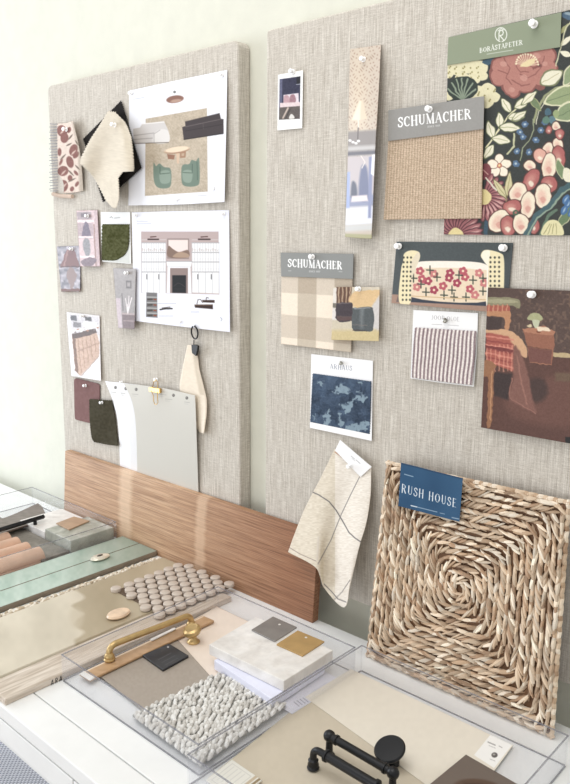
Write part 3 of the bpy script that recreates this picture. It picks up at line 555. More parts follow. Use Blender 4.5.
# woven grasscloth sample
SC1 = quad((388.3, 110.3), (484.2, 96.2), (481.3, 218.4), (383.5, 219.7))
def p_h1(cv, f):
    cv.text('SCHUMACHER', (398.2, 127.2), (471, 118.4), (-.2, -9.6), (250, 250, 250), wt=1.0); cv.text('SINCE 1889', (427.5, 127.6), (440, 126.2), (0, -1.7), (222, 222, 222), serif=False)
    cv.grain(2, 1.5, 2)
s1 = netsheet('grasscloth_sample', quad((388.3, 110.3), (484.2, 96.2), (483.4, 129), (388.2, 141)), p_h1, M['paper'], (152, 150, 146), .0075, res=.25, thick=.0008)
tag(s1, 'grasscloth sample with a grey header card, overlapping the dark floral wallpaper', 'wallpaper sample')
def p_gr(cv, f):
    u = cv.U; v = cv.V; st = np.sin(u*2*math.pi*34); cv.c += (st*13)[..., None]*np.array([1, 1, .9]); cv.c += (np.sin(v*2*math.pi*45+vnoise(cv.X, cv.Y, 3, 3)*2)*8)[..., None]
    cv.grain(20, .6, 4); cv.c += ((vnoise(cv.X, cv.Y*6, 4, 8)-.5)*16)[..., None]
netsheet('grasscloth', quad((388.3, 139), (483.2, 127), (481.3, 218.4), (383.5, 219.7)), p_gr, M['grass'], (194, 170, 144), .0055, res=.4, thick=.0012, parent=s1)
pin(430, 109.5, 'clear push pin above the lettering of the grasscloth sample', .008, .95)
# dark floral wallpaper
def p_wall(cv, f):
    cr_, ol, yl, gd = (228, 222, 196), (150, 158, 112), (222, 214, 174), (96, 112, 84); cv.warp(.6, 4, 5)
    # cream spotted blossoms
    for x, y, r in ((446, 72, 8), (455, 67, 9), (468, 65, 10), (479, 68, 9), (482, 76, 6), (474, 78, 7), (462, 78, 7), (449, 96, 5)): cv.ell(x, y, r, r*.85, yl)
    for x, y, r in ((478, 92, 8), (488, 90, 8), (494, 97, 6), (486, 101, 8), (476, 97, 7)): cv.ell(x, y, r, r*.85, yl)
    for i in range(26): cv.ell(448+(i*7.3) % 36, 64+(i*4.9) % 15, .8, .9, (150, 140, 86))
    for i in range(12): cv.ell(474+(i*5.3) % 22, 88+(i*3.9) % 14, .8, .9, (150, 140, 86))
    cv.smooth([(448, 92), (452, 80), (463, 76), (474, 80), (478, 90), (468, 100), (456, 100)], (52, 62, 56))
    for a in range(-60, 61, 20): cv.line([(462, 100), (462+16*math.sin(math.radians(a)), 100-22*math.cos(math.radians(a)))], 1.6, (134, 148, 126))
    cv.smooth([(482, 62), (492, 58), (498, 60), (490, 66)], (64, 92, 108)); cv.line([(490, 66), (496, 84)], 3, (40, 52, 58))
    # big rose
    rs, rd, rl = (182, 122, 110), (138, 84, 78), (204, 150, 136)
    for x, y, r in ((500, 66, 9), (512, 60, 12), (530, 55, 13), (546, 56, 10), (549, 68, 8), (540, 76, 10), (526, 82, 11), (512, 86, 10), (500, 76, 10), (496, 72, 6), (520, 70, 14), (514, 92, 6), (540, 86, 4)): cv.ell(x, y, r+.8, r+.5, rd)
    for x, y, r in ((500, 66, 8), (512, 60, 11), (530, 55, 12), (546, 56, 9), (549, 68, 7), (540, 76, 9), (526, 82, 10), (512, 86, 9), (500, 76, 9), (520, 70, 13), (514, 92, 5)): cv.ell(x, y, r, r, rs)
    for pts in (((504, 58), (510, 68), (506, 78), (512, 84)), ((520, 74), (528, 78), (536, 74), (542, 66), (544, 56)), ((512, 80), (522, 86), (530, 84)), ((498, 70), (508, 74)), ((530, 66), (536, 68), (540, 62)), ((516, 66), (520, 72), (528, 72))): cv.line(pts, 1.1, rd, alpha=.8)
    for x, y, r in ((504, 64, 3.5), (524, 78, 4), (536, 56, 4), (512, 90, 3), (545, 64, 3)): cv.ell(x, y, r, r*.8, rl, alpha=.7)
    for i in range(14): a = i*math.pi/13; cv.line([(527, 66), (527-10*math.cos(a), 66-9*math.sin(a)-2)], .6, (232, 214, 178)); cv.ell(527-11*math.cos(a), 64-10*math.sin(a), 1, 1, (236, 222, 186))
    cv.smooth([(520, 66), (527, 61), (535, 58), (534, 63), (527, 67)], (226, 206, 158))
    # right side leaves and stems
    cv.line([(534, 122), (537, 108), (545, 96), (556, 88), (572, 85)], 2.4, (150, 154, 116)); cv.line([(536, 124), (539, 110), (547, 99), (558, 91)], .8, (232, 228, 200))
    cv.leaf(541, 83, 562, 72, 7, cr_, (120, 124, 88), (170, 160, 110)); cv.leaf(546, 102, 586, 88, 8, (146, 160, 116), (216, 214, 176), (90, 108, 78)); cv.leaf(556, 118, 584, 104, 8, (134, 152, 112), (214, 212, 176), (90, 108, 78)); cv.leaf(565, 84, 580, 60, 6, (140, 156, 116), (214, 212, 176))
    cv.leaf(560, 46, 572, 36, 2.6, cr_); cv.leaf(560, 52, 572, 56, 2.6, cr_); cv.leaf(560, 34, 568, 24, 2.4, (160, 160, 110)); cv.ell(570, 16, 9, 4, (74, 100, 124), 10); cv.ell(570, 14, 6, 1.5, (140, 160, 170), 10); cv.line([(556, 66), (560, 50), (566, 28), (572, 20)], 1.2, (200, 198, 160))
    cv.leaf(530, 96, 540, 110, 3, (112, 130, 94), (170, 170, 120))
    # cream leafed branch
    cv.line([(486, 148), (497, 132), (508, 116), (520, 106), (530, 98)], 1.6, (218, 212, 170))
    for a in ((510, 112, 502, 99, 3.6), (515, 108, 530, 98, 4.2), (508, 118, 524, 116, 4), (500, 128, 499, 113, 3.6), (500, 127, 520, 128, 4.2), (493, 138, 488, 122, 4), (492, 138, 510, 141, 4.2), (485, 158, 493, 145, 3.8), (513, 120, 526, 111, 3), (522, 104, 536, 92, 3.6)): cv.leaf(*a, cr_, (96, 106, 70), (150, 156, 98))
    # bluebell vine
    cv.line([(533, 119), (534, 130), (530, 139), (523, 148), (520, 160)], 1.0, (150, 158, 126))
    for x, y in ((525, 124), (523, 137), (536, 140), (541, 130), (517, 151), (529, 152), (516, 164), (520, 132), (545, 122)):
        for k in range(6): cv.ell(x+2*math.cos(k), y+2*math.sin(k), 1.5, 1.4, (84, 112, 146))
        cv.ell(x, y, 1.2, 1.1, (176, 194, 206))
    for x, y, c in ((548, 112, (72, 104, 120)), (552, 120, (92, 124, 134)), (546, 120, (92, 128, 112)), (552, 128, (64, 96, 90)), (556, 114, (150, 166, 116))): cv.ell(x, y, 3.4, 4, c)
    cv.line([(514, 134), (514, 146), (507, 154)], 1.8, (190, 190, 150))
    # white five petal flower
    for k in range(5):
        a = math.radians(-90+72*k); x, y = 499.5+6.8*math.cos(a), 166+6.8*math.sin(a); cv.ell(x, y, 5.6, 4.8, (110, 84, 66), math.degrees(a)); cv.ell(x, y, 5, 4.2, (240, 228, 206), math.degrees(a))
    cv.ell(499.5, 166, 2.6, 2.6, (190, 110, 90)); cv.ell(499.5, 166, 1.2, 1.2, (236, 210, 150))
    # daisies
    def daisy(cx, cy, R, a0, a1, n, core):
        for k in range(n):
            a = math.radians(a0+(a1-a0)*k/(n-1)); x, y = cx+R*.66*math.cos(a), cy+R*.66*math.sin(a); cv.ell(x, y, R*.42, R*.15, (84, 44, 54), math.degrees(a)); cv.ell(x, y, R*.38, R*.11, (160, 98, 100), math.degrees(a)); cv.ell(x+1, y, R*.25, R*.04, (206, 156, 150), math.degrees(a))
        cv.ell(cx, cy, core, core, (222, 204, 142))
    daisy(484, 197, 23, -70, 110, 13, 7.5); daisy(456, 236, 26, -180, 0, 15, 8); cv.ell(484, 172, 7, 9, (128, 66, 72), 30); cv.line([(478, 166), (488, 174)], 1, (200, 150, 140))
    cv.leaf(506, 198, 494, 180, 3.2, (206, 196, 150), (110, 100, 70), (150, 140, 90)); cv.leaf(507, 196, 510, 173, 3.2, (206, 196, 150), (110, 100, 70), (150, 140, 90)); cv.line([(486, 178), (496, 190)], 1.6, (214, 206, 186)); cv.line([(506, 198), (506, 206)], 1, (150, 140, 100))
    # foxgloves
    fg = [(548, 150, 5, 8, 10, 0), (558, 144, 5, 6, -20, 0), (540, 156, 6, 7, -20, 1), (559, 157, 6, 11, -10, 2), (549, 166, 7, 13, 5, 0), (530, 166, 6, 5, 20, 0), (531, 180, 7, 12, 30, 2), (549, 184, 8, 8, 0, 2), (518, 192, 8, 10, 30, 0), (543, 196, 8, 12, 0, 0), (528, 205, 7, 13, 5, 0), (512, 207, 9, 7, -20, 2), (499, 221, 9, 12, 40, 0), (508, 226, 7, 10, -10, 2), (521, 224, 8, 10, -10, 0), (534, 226, 5, 8, 0, 2), (556, 126, 4, 4, 0, 0), (560, 134, 4, 5, 0, 2), (549, 130, 3, 4, 0, 2)]
    for x, y, rx, ry, ro, k in fg:
        c = ((236, 222, 196), (222, 166, 148), (178, 100, 96))[k]; cv.ell(x, y, rx+.9, ry+.9, (96, 58, 54), ro); cv.ell(x, y, rx, ry, c, ro); cv.ell(x-rx*.15, y+ry*.1, rx*.55, ry*.6, tuple(np.array(c)*.3+np.array((222, 150, 136) if k == 0 else (226, 178, 158))*.7), ro, 3, .6); cv.smooth([(x-rx*.4, y+ry*.25), (x, y+ry*.05), (x+rx*.4, y+ry*.3), (x, y+ry*.6)], (240, 232, 208) if k else (212, 150, 136), 1.2, .8)
    cv.ell(515.5, 213, 3, 3, (70, 96, 76)); cv.ell(515.5, 213, 1.3, 1.3, (170, 110, 100))
    # blue-green stems lower right
    cv.line([(526, 236), (536, 216), (550, 206), (562, 190), (576, 182)], 6, (70, 98, 104)); cv.line([(527, 236), (537, 218), (551, 208), (563, 193), (576, 186)], 1.6, (140, 160, 140)); cv.line([(540, 236), (548, 216), (556, 210)], 3, (96, 120, 100))
    cv.leaf(562, 178, 558, 160, 3.5, (120, 140, 100), (200, 200, 160)); cv.leaf(558, 228, 574, 204, 4, (104, 126, 90), (190, 190, 150)); cv.smooth([(563, 170), (567, 168), (572, 172), (570, 182), (564, 180)], cr_)
    for x, y in ((568, 204), (564, 210), (571, 212), (566, 199)): cv.ell(x, y, 3.2, 5, (70, 112, 162), 30); cv.ell(x, y, .8, 3, (150, 180, 206), 30)
    cv.smooth([(541, 232), (547, 222), (556, 220), (563, 228), (562, 236), (544, 236)], (222, 214, 164)); 
    for k in range(4): cv.line([(544+4*k, 234), (550+2*k, 224)], .6, (150, 140, 92))
    cv.line([(486, 236), (486, 222)], 4, (60, 84, 100)); cv.grain(5, .8, 3)
wpaper = netsheet('floral_wallpaper_sample', [[(448.4, 37.3), (505, 24.5), (592, 5)], [(446, 136), (505, 132), (592, 128)], [(443.8, 234.4), (505, 235), (592, 235.5)]], p_wall, M['paper'], (58, 62, 60), .0022, res=.42, thick=.0003)
tag(wpaper, 'large dark wallpaper sample with roses and foxgloves under a green header, top right', 'wallpaper sample')
def p_hb(cv, f):
    w = (238, 240, 232)
    cv.text('BORÅSTAPETER', (479.6, 52.8), (522.6, 44.4), (0, -4.6), w, wt=.95); cv.line([(487, 54.2), (513, 50)], .6, (205, 212, 196))
    c = (501, 34.6); cv.line([(c[0]+5.8*math.cos(a), c[1]+7*math.sin(a)) for a in [math.radians(100+340*k/24) for k in range(25)]], .8, w)
    cv.line([(499, 40), (499, 33), (500, 30.6), (502.3, 30.4), (503.4, 32.4), (502.6, 34.8), (500, 35.6), (503.6, 40)], .9, w); cv.line([(498, 31), (501, 28.6), (504, 30)], .7, w)
netsheet('header_card', quad((448.4, 37.3), (561.4, 12.2), (560.2, 47), (447, 65.2)), p_hb, M['paper'], (142, 152, 126), .0036, res=.28, thick=.0006, parent=wpaper)
pin(534.5, 24.6, 'clear push pin at the top right of the green header card', .006, 1.05)
# bench photo
def p_sofa(cv, f):
    cv.poly([(385, 294), (520, 300), (520, 320), (385, 320)], (164, 130, 112)); cv.c += ((cv.U-.5)*-8)[..., None]
    cv.poly([(409, 297), (486, 299), (486, 306), (409, 302)], (54, 60, 74)); cv.poly([(399, 292), (410, 296), (410, 303), (396, 302)], (58, 62, 72), alpha=.5)
    cv.smooth([(412, 272), (415, 264), (430, 261.5), (470, 262), (486, 265), (489, 272), (489, 301), (411, 297)], (232, 210, 180)); cv.smooth([(413, 270), (416, 263), (430, 261), (470, 261.6), (486, 264.5), (488, 270), (460, 268), (425, 268)], (246, 234, 220))
    ps = [(420, 271), (434, 274), (450, 273), (465, 277), (479, 273), (428, 281), (443, 286), (417, 287), (457, 283), (470, 289), (484, 283), (434, 290), (422, 279), (475, 295), (449, 278), (463, 271)]
    for i, (x, y) in enumerate(ps):
        c = ((190, 84, 96), (206, 120, 118), (170, 62, 84))[i % 3]
        for k in range(5): cv.ell(x+2.6*math.cos(k*1.256), y+2.6*math.sin(k*1.256), 1.9, 1.8, c)
        cv.ell(x, y, 1.2, 1.2, (240, 214, 180))
    for x, y in ((421, 284), (437, 277), (452, 290), (459, 275), (426, 292), (473, 280), (483, 291), (444, 295), (413.5, 278), (466, 297), (454, 297), (430, 270), (483, 278)):
        cv.line([(x-3.4, y), (x+3.4, y+.3)], 1.2, (54, 66, 54)); cv.line([(x, y-4), (x, y+4)], 1.2, (54, 66, 54))
    cv.line([(411, 296), (489, 300)], 1.0, (210, 176, 130))
    arm = (236, 222, 178)
    cv.smooth([(403, 262), (404, 254), (410, 250.5), (418, 251.5), (420, 257), (416, 266), (411, 277), (410.5, 303), (399, 301.5), (401, 270)], arm, alpha=1); cv.smooth([(411, 262), (418, 252), (420, 257), (416, 268), (411.5, 278), (410.5, 270)], (226, 212, 184))
    cv.smooth([(488, 265), (481, 257), (483, 251), (489, 250), (500, 253), (504, 259), (504, 287), (503.5, 303), (486.5, 304), (488.6, 280)], arm); cv.smooth([(488, 266), (481.5, 257), (484, 251), (490, 251), (489, 260)], (244, 236, 214))
    for i in range(3):
        for j in range(10):
            y = 257.5+j*4.7; x = 403.8+i*3.6-.12*j
            if y < 302: cv.ell(x, y, .95, 1.1, (66, 66, 56))
            x = 490.5+i*4.3
            if y < 287: cv.ell(x, y, 1.05, 1.2, (66, 66, 56))
    cv.line([(487.5, 266), (487, 305)], 1.2, (244, 238, 226)); cv.grain(4, 1, 4)
s = netsheet('bench_photo', quad((396.6, 241.6), (513.2, 242.9), (506.5, 313.5), (391.4, 303)), p_sofa, M['glossy'], (72, 80, 82), curl(.002, .003), res=.35, thick=.0003)
tag(s, 'photo of a cream bench with pink floral upholstery, on the right pinboard', 'photo print')
pin(399.3, 246.3, 'clear push pin at the top left of the floral bench photo', .004, 1.0); pin(504.3, 248, 'clear push pin at the top right of the floral bench photo', .004, 1.05)
# bedroom photo
def p_bed(cv, f):
    cv.warp(.7, 3, 5)
    u, v = cv.U, cv.V
    n = vnoise(cv.X, cv.Y, 2.2, 6); m = (cv.Y < 355) & (cv.X > 513); cv.c += (np.clip(n-.55, 0, 1)*70)[..., None]*m[..., None]*np.array([1, .85, .6])
    cv.poly([(480, 362), (519, 352), (580, 360), (580, 450), (475, 440)], (90, 54, 44), 3); cv.smooth([(505, 400), (520, 385), (560, 375), (580, 380), (580, 425), (520, 420)], (112, 70, 58), 8, .7); cv.poly([(555, 372), (580, 374), (580, 382), (555, 381)], (104, 78, 58), 3)
    cv.poly([(552.5, 352), (580, 354.5), (580, 359), (552.5, 356)], (188, 164, 120)); cv.smooth([(525, 383), (542, 378), (548, 392), (540, 402), (530, 400)], (58, 38, 34), 5, .8)
    # headboard
    cv.smooth([(486, 297), (512, 298), (520, 301), (519, 308), (512, 306), (486, 305)], (136, 130, 98)); cv.smooth([(486, 299), (511, 300), (517, 303), (486, 303)], (160, 154, 120)); cv.poly([(486, 305), (510, 306), (510, 312), (486, 313)], (168, 84, 66))
    for k in range(5): cv.line([(489+4.5*k, 305), (489+4.5*k, 312)], 1.4, (196, 130, 100))
    cv.smooth([(486, 312), (506, 311), (511, 314), (509, 330), (505, 330), (503, 318), (486, 316)], (186, 128, 88)); cv.poly([(487, 317), (502, 318), (501, 330), (487, 329)], (66, 48, 44))
    # bed
    cv.smooth([(486, 330), (508, 330), (520, 338), (527, 350), (526, 358), (514, 350), (506, 338), (486, 333)], (206, 158, 118))
    cv.poly([(486, 333), (508, 336), (516, 350), (514, 372), (486, 362)], (170, 84, 70), 1.5)
    for k in range(7): cv.line([(486, 336+k*4.2), (513, 340+k*4.6)], 1.5, ((214, 130, 110), (140, 58, 52))[k % 2], alpha=.8)
    for k in range(7): cv.line([(487+4.2*k, 345), (486.5+4.2*k, 371)], 1.3, (222, 150, 124), alpha=.6)
    cv.poly([(485, 345), (513, 350), (513, 353), (485, 348)], (120, 48, 46)); cv.smooth([(514, 346), (524, 360), (530, 384), (534, 405), (537, 413), (520, 406), (509, 398), (513, 380)], (128, 82, 70), 2); cv.line([(517, 356), (521, 380), (527, 404)], 1.6, (160, 108, 92), alpha=.7); cv.line([(512, 378), (509, 396)], 1.2, (170, 112, 94))
    cv.line([(509, 398), (536, 413.5)], .9, (150, 100, 86)); cv.poly([(494, 372), (512, 374), (508, 400), (494, 395)], (54, 36, 34), 2)
    cv.smooth([(484, 361), (491, 361), (496, 366), (494, 372), (493, 400), (491, 425), (487, 424), (488, 380), (483, 376)], (150, 100, 66)); cv.line([(492, 372), (490, 420)], 1, (190, 136, 96))
    # nightstand
    cv.poly([(523, 329), (553, 333), (555, 339), (552, 365), (530, 362), (527, 345)], (150, 92, 68)); cv.poly([(523, 329), (545, 326), (555, 332), (553, 336), (525, 332)], (176, 116, 86)); cv.line([(526, 346), (552, 350)], .7, (100, 60, 46)); cv.poly([(528, 347), (552, 350.5), (551, 364.5), (530, 362)], (116, 68, 58)); cv.line([(530, 362.5), (551.5, 365)], .7, (170, 110, 80)); cv.ell(539, 331, 2.5, 1.6, (120, 60, 40))
    cv.smooth([(527.5, 319), (530, 314.5), (536, 313), (541, 315), (542.5, 319.5), (535, 321)], (168, 168, 122)); cv.smooth([(532.5, 320), (539, 320), (539, 325), (537, 328), (534, 327)], (190, 192, 160)); cv.poly([(536, 327), (549, 327.5), (551, 331), (538, 331)], (232, 210, 180)); cv.ell(529, 326, 2.5, 1.4, (210, 190, 150))
    cv.poly([(565, 437), (576, 438), (576, 446), (566, 444)], (24, 20, 20)); cv.grain(6, 1, 5)
s = netsheet('bedroom_photo', quad((488, 287.4), (577, 291), (571.5, 443.8), (481, 427.4)), p_bed, M['glossy'], (84, 62, 54), lambda U, V, X, Y: .006+.004*V, res=.4, thick=.0003)
tag(s, 'large warm brown photo of a bedroom with a red check bed, at the right edge', 'photo print'); pin(532.8, 294.5, 'clear push pin at the top of the brown bedroom photo', .008, 1.05)
# stripe sample
def p_j(cv, f):
    cv.text('JOOP', (431.5, 319.4), (444.5, 320.2), (0, -4.2), (150, 146, 150), False, .6); cv.text('OLOE', (447, 320.4), (459.5, 321.4), (0, -4.2), (168, 164, 168), False, .6)
    cv.line([(432, 324.3), (442, 324.7)], .6, (190, 188, 190)); cv.line([(448, 325), (458.5, 325.8)], .6, (190, 188, 190))
j = netsheet('stripe_sample', [[(413.4, 310), (446, 311.5), (478, 313)], [(411.9, 345), (444, 348), (476.8, 350)], [(410.6, 378.4), (442, 383), (473.8, 386.8)]], p_j, M['paper'], (244, 244, 244), curl(.002, .003), res=.33, thick=.0004)
tag(j, 'white card with a mauve and cream striped fabric swatch, below the bench photo', 'sample card')
def p_js(cv, f):
    s_ = np.sin(cv.U*2*math.pi*15.5+.4*np.sin(cv.V*9)); a = np.clip(s_*1.6+.5, 0, 1)[..., None]; cv.c = cv.c*(1-a)+np.array([142, 122, 126])*a; cv.grain(16, .9, 4)
netsheet('striped_swatch', [[(415, 327.6), (446, 329.5), (476.3, 331.3)], [(412.8, 352), (443, 355), (474.6, 357.5)], [(411.8, 377.4), (441, 381.4), (471.8, 385)]], p_js, M['cloth'], (232, 222, 216), lambda U, V, X, Y: .0045+.003*V, res=.4, thick=.0008, parent=j, pink=.3)
mb = MB(); b = wp(445.5, 320.5, .004); mb.lathe(b, (0, -1, 0), [(.0034, 0), (.0040, .002), (.0028, .0045), (.0008, .0052)], 14); tag(mb.build('push_pin', M['knobmetal'], smooth=True), 'grey metal push pin in the striped fabric card', 'push pin')
mb = MB(); b = wp(341.5, 363, .004); mb.lathe(b, (0, -1, 0), [(.0030, 0), (.0036, .002), (.0026, .0045), (.0008, .0052)], 14); tag(mb.build('push_pin', M['knobmetal'], smooth=True), 'grey metal push pin in the blue marbled fabric card', 'push pin')
# gingham sample
def p_h2(cv, f):
    cv.text('SCHUMACHER', (288, 266.6), (342, 269.2), (0, -7.6), (250, 250, 250), wt=1.05); cv.text('SINCE 1889', (309, 272.2), (320, 272.4), (0, -1.6), (224, 224, 224), serif=False); cv.line([(288.5, 270.8), (291, 270.8)], .5, (200, 200, 200)); cv.line([(339, 271.6), (342, 271.8)], .5, (200, 200, 200))
g = netsheet('gingham_sample', quad((280.5, 252.6), (353.5, 253.9), (352.7, 279), (281.2, 276.4)), p_h2, M['paper'], (142, 144, 142), .0055, res=.25, thick=.0008)
tag(g, 'beige gingham check fabric sample with a grey header card, right pinboard', 'fabric sample'); pin(313, 256.8, 'clear push pin above the lettering of the gingham sample', .007, .9)
def p_gg(cv, f):
    L, MI, D = (244, 228, 208), (216, 202, 184), (190, 174, 154)
    us = (0, .235, .50, .75, 1.0); vs = (0, .25, .57, .90, 1.0)
    for i in range(4):
        for jj in range(4):
            wc, wr = i % 2 == 1, jj % 2 == 0; c = D if (wc and wr) else MI if (wc or wr) else L
            if wc and not wr: c = (204, 190, 170)
            cv.rectn(f, us[i], us[i+1], vs[jj], vs[jj+1], c, soft=1)
    cv.grain(5, .7, 3)
netsheet('gingham_cloth', quad((281.3, 275.5), (352.4, 278.3), (350.9, 352.2), (281, 343.8)), p_gg, M['cloth'], (220, 206, 188), lambda U, V, X, Y: .0038+.002*V, res=.4, thick=.001, parent=g, pink=.35)
# armchair photo
def p_ch(cv, f):
    cv.warp(.5, 2.5, 5)
    cv.poly([(331, 330), (385, 330), (385, 345), (328, 345)], (206, 186, 134), 4); cv.poly([(336.5, 286), (352, 286), (351, 302), (335, 303)], (120, 84, 62))
    for k in range(8): cv.line([(337.2+k*1.9, 287), (336.8+k*1.8, 303)], .8, ((84, 56, 42), (196, 170, 140))[k % 2])
    cv.poly([(333, 288), (337, 288), (336, 304), (331, 305)], (226, 218, 208), 1); cv.smooth([(349, 302), (352, 294), (358, 291), (380, 289), (380, 300), (372, 308), (356, 308)], (222, 186, 134), 2); cv.poly([(352, 286), (380, 286), (380, 289.5), (356, 291)], (214, 202, 180), 1)
    cv.poly([(372, 306), (380, 294), (380, 330), (371, 328)], (206, 200, 196), 2); cv.poly([(331, 303), (336, 303), (336, 308), (331, 308)], (120, 112, 100)); cv.poly([(331, 308), (336, 308), (337, 320), (331, 320)], (222, 214, 210), 2)
    cv.smooth([(336, 306), (338, 303), (351, 302.5), (352.5, 306), (352, 320.5), (337, 320.5)], (64, 52, 58)); cv.line([(336.6, 316.5), (352, 316.8)], .6, (104, 84, 78)); cv.line([(338, 303.6), (351, 303)], .8, (110, 96, 98)); cv.poly([(336.6, 317), (352, 317), (351.8, 320.5), (337, 320.5)], (92, 68, 66))
    cv.smooth([(352.5, 311), (355, 308), (370, 307), (373.5, 310), (373.2, 329), (366, 331), (353, 329.5)], (82, 88, 90)); cv.poly([(360, 308), (364, 308), (363, 328), (360, 328)], (130, 136, 138), 3, .6); cv.line([(354.5, 308.6), (370, 308)], .9, (140, 144, 146)); cv.line([(353, 325), (367, 325.5)], .6, (120, 112, 106)); cv.line([(352.6, 329.8), (367, 331)], .8, (60, 46, 40)); cv.grain(6, 1, 4)
s = netsheet('armchair_photo', quad((333.5, 287), (379.6, 287), (378.6, 341.2), (331.3, 339.8)), p_ch, M['glossy'], (206, 194, 170), lambda U, V, X, Y: .009+.004*V, res=.33, thick=.0005)
tag(s, 'small photo of two dark round armchairs overlapping the gingham sample', 'photo print'); pin(359.3, 289, 'clear push pin at the top of the armchair photo', .011, .85)
# blue velvet
def p_ar(cv, f): cv.text('ARHAUS', (330, 368.6), (352, 370.6), (0, -4.6), (120, 128, 150), False, .65)
a = netsheet('blue_velvet_sample', quad((311.2, 354), (373, 360.7), (371.7, 441), (309.9, 427.8)), p_ar, M['paper'], (246, 246, 247), curl(.002, .003), res=.33, thick=.0004)
tag(a, 'white card with a marbled blue velvet swatch, right pinboard', 'sample card')
def p_bl(cv, f):
    cv.warp(2.6, 2.2, 5); cv.warp(1.2, .9, 9)
    n = vnoise(cv.X, cv.Y, 7, 3)*.6+vnoise(cv.X, cv.Y, 2.5, 4)*.4; cv.c += ((n-.5)*46)[..., None]*np.array([.8, 1, 1.2])
    lt = (134, 156, 172)
    for pts in (((334, 392), (337, 386), (344, 384.5), (350, 391), (344, 393), (336, 394)), ((340, 407), (342, 403), (348, 404), (356, 396), (361, 393), (366, 398), (365, 401), (358, 400), (352, 406), (349, 413), (344, 410)), ((325, 416), (328, 410), (331, 416), (328, 424), (324, 424)), ((338, 417), (341, 416), (343, 426), (340, 427)), ((346, 430), (352, 424), (360, 424), (366, 421), (368, 427), (360, 430), (356, 434), (348, 434)), ((313, 415), (316, 418), (315, 420)), ((317, 382), (323, 382), (320, 385)), ((359, 383), (364, 382), (362, 385))): cv.smooth(pts, lt, 1.4)
    cv.grain(9, .9, 8)
netsheet('velvet_swatch', quad((312.6, 373.6), (370.8, 381.6), (369.8, 438.6), (309.9, 426.6)), p_bl, M['velvet'], (68, 84, 106), .0045, res=.4, thick=.0012, parent=a, pink=.3)
# linen towel swatch
def p_tow(cv, f):
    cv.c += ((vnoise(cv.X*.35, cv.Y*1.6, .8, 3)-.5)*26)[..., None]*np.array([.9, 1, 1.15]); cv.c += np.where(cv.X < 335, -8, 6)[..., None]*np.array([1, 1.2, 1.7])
    ln = (96, 94, 98)
    cv.line([(309, 490.5), (319, 495), (329, 501.5), (336, 510), (342, 520), (349, 532.5), (355, 538), (361, 542)], 1.0, ln); cv.line([(359.5, 477), (350, 496), (341, 515), (331, 540), (318, 564)], .8, (128, 124, 122)); cv.line([(287, 546), (300, 554), (316, 561)], .7, (150, 132, 122))
    cv.line([(324, 584), (332, 592), (338, 599), (346, 602)], .8, ln); cv.line([(350, 580), (342, 592), (334, 600)], .7, (130, 124, 120)); cv.line([(318.5, 537), (317, 560)], 1.4, (214, 204, 190), 1.5)
    cv.line([(335, 452), (350, 463), (360, 474)], .9, (186, 130, 92))
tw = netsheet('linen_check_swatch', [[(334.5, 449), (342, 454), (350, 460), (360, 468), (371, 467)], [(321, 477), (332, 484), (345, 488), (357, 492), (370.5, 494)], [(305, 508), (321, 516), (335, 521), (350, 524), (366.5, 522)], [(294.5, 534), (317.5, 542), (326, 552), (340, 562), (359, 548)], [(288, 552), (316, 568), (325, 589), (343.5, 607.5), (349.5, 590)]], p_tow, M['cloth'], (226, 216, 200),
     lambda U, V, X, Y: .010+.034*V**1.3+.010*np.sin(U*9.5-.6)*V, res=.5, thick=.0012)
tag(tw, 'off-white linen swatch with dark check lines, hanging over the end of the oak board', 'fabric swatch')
def p_tg(cv, f):
    cv.line([(351, 456), (354.5, 459)], .6, (176, 176, 178)); cv.line([(356, 460), (360, 463.4)], .6, (176, 176, 178)); cv.line([(352, 458.4), (355, 461)], .5, (196, 196, 196))
netsheet('paper_tag', quad((340, 440), (371.6, 467), (360.5, 477), (335, 450.5)), p_tg, M['paper'], (246, 246, 247), .014, res=.4, thick=.0008, parent=tw)
pin(350, 466, 'clear push pin holding the linen check swatch', .016, .8)
# ------------------------------------------------------------------ things on the desk
def proj(x, y, z):
    c = ROT.T @ np.array([x, y, z-CAMZ]); return (CX+FPX*c[0]/-c[2], CY-FPX*c[1]/-c[2])
def tq(x0, x1, y0, y1, h):
    """photo-space net of a desk-parallel rectangle (far edge first), so it can be painted"""
    return [[proj(x0, y1, DESK+h), proj(x1, y1, DESK+h)], [proj(x0, y0, DESK+h), proj(x1, y0, DESK+h)]]
def flat(name, net, h, paint, mat, base, thick=.0005, **k): return netsheet(name, net, paint, mat, base, h, 'desk', thick=thick, **k)
D = DESK
# oak board leaning on the pinboards
t = NT('oak'); v = t.coord((5, 60, 260)); g1 = t.noise(v, 1, 5, .65, .6); g2 = t.noise(t.coord((14, 200, 1100)), 1, 3, .6)
c1 = t.ramp(g1, [(.30, (158, 122, 92)), (.5, (196, 160, 128)), (.72, (218, 186, 154))]); c2 = t.ramp(g2, [(.36, (126, 90, 66)), (.56, (255, 250, 244))])
col_ = t.mix(c1, c2, .45, 'MULTIPLY')
xyz = t.n('ShaderNodeSeparateXYZ'); tc = t.n('ShaderNodeTexCoord'); t.l(tc.outputs['Object'], xyz.inputs[0])
wob = t.noise(t.coord((1, 1, 40)), 1, 2); wa = t.n('ShaderNodeMath', operation='MULTIPLY_ADD'); t.l(wob, wa.inputs[0]); wa.inputs[1].default_value = .03; t.l(xyz.outputs['X'], wa.inputs[2])
OX = -1.2165                                                     # board centre; two pale upright bands mixed into the oak colour
prev = col_
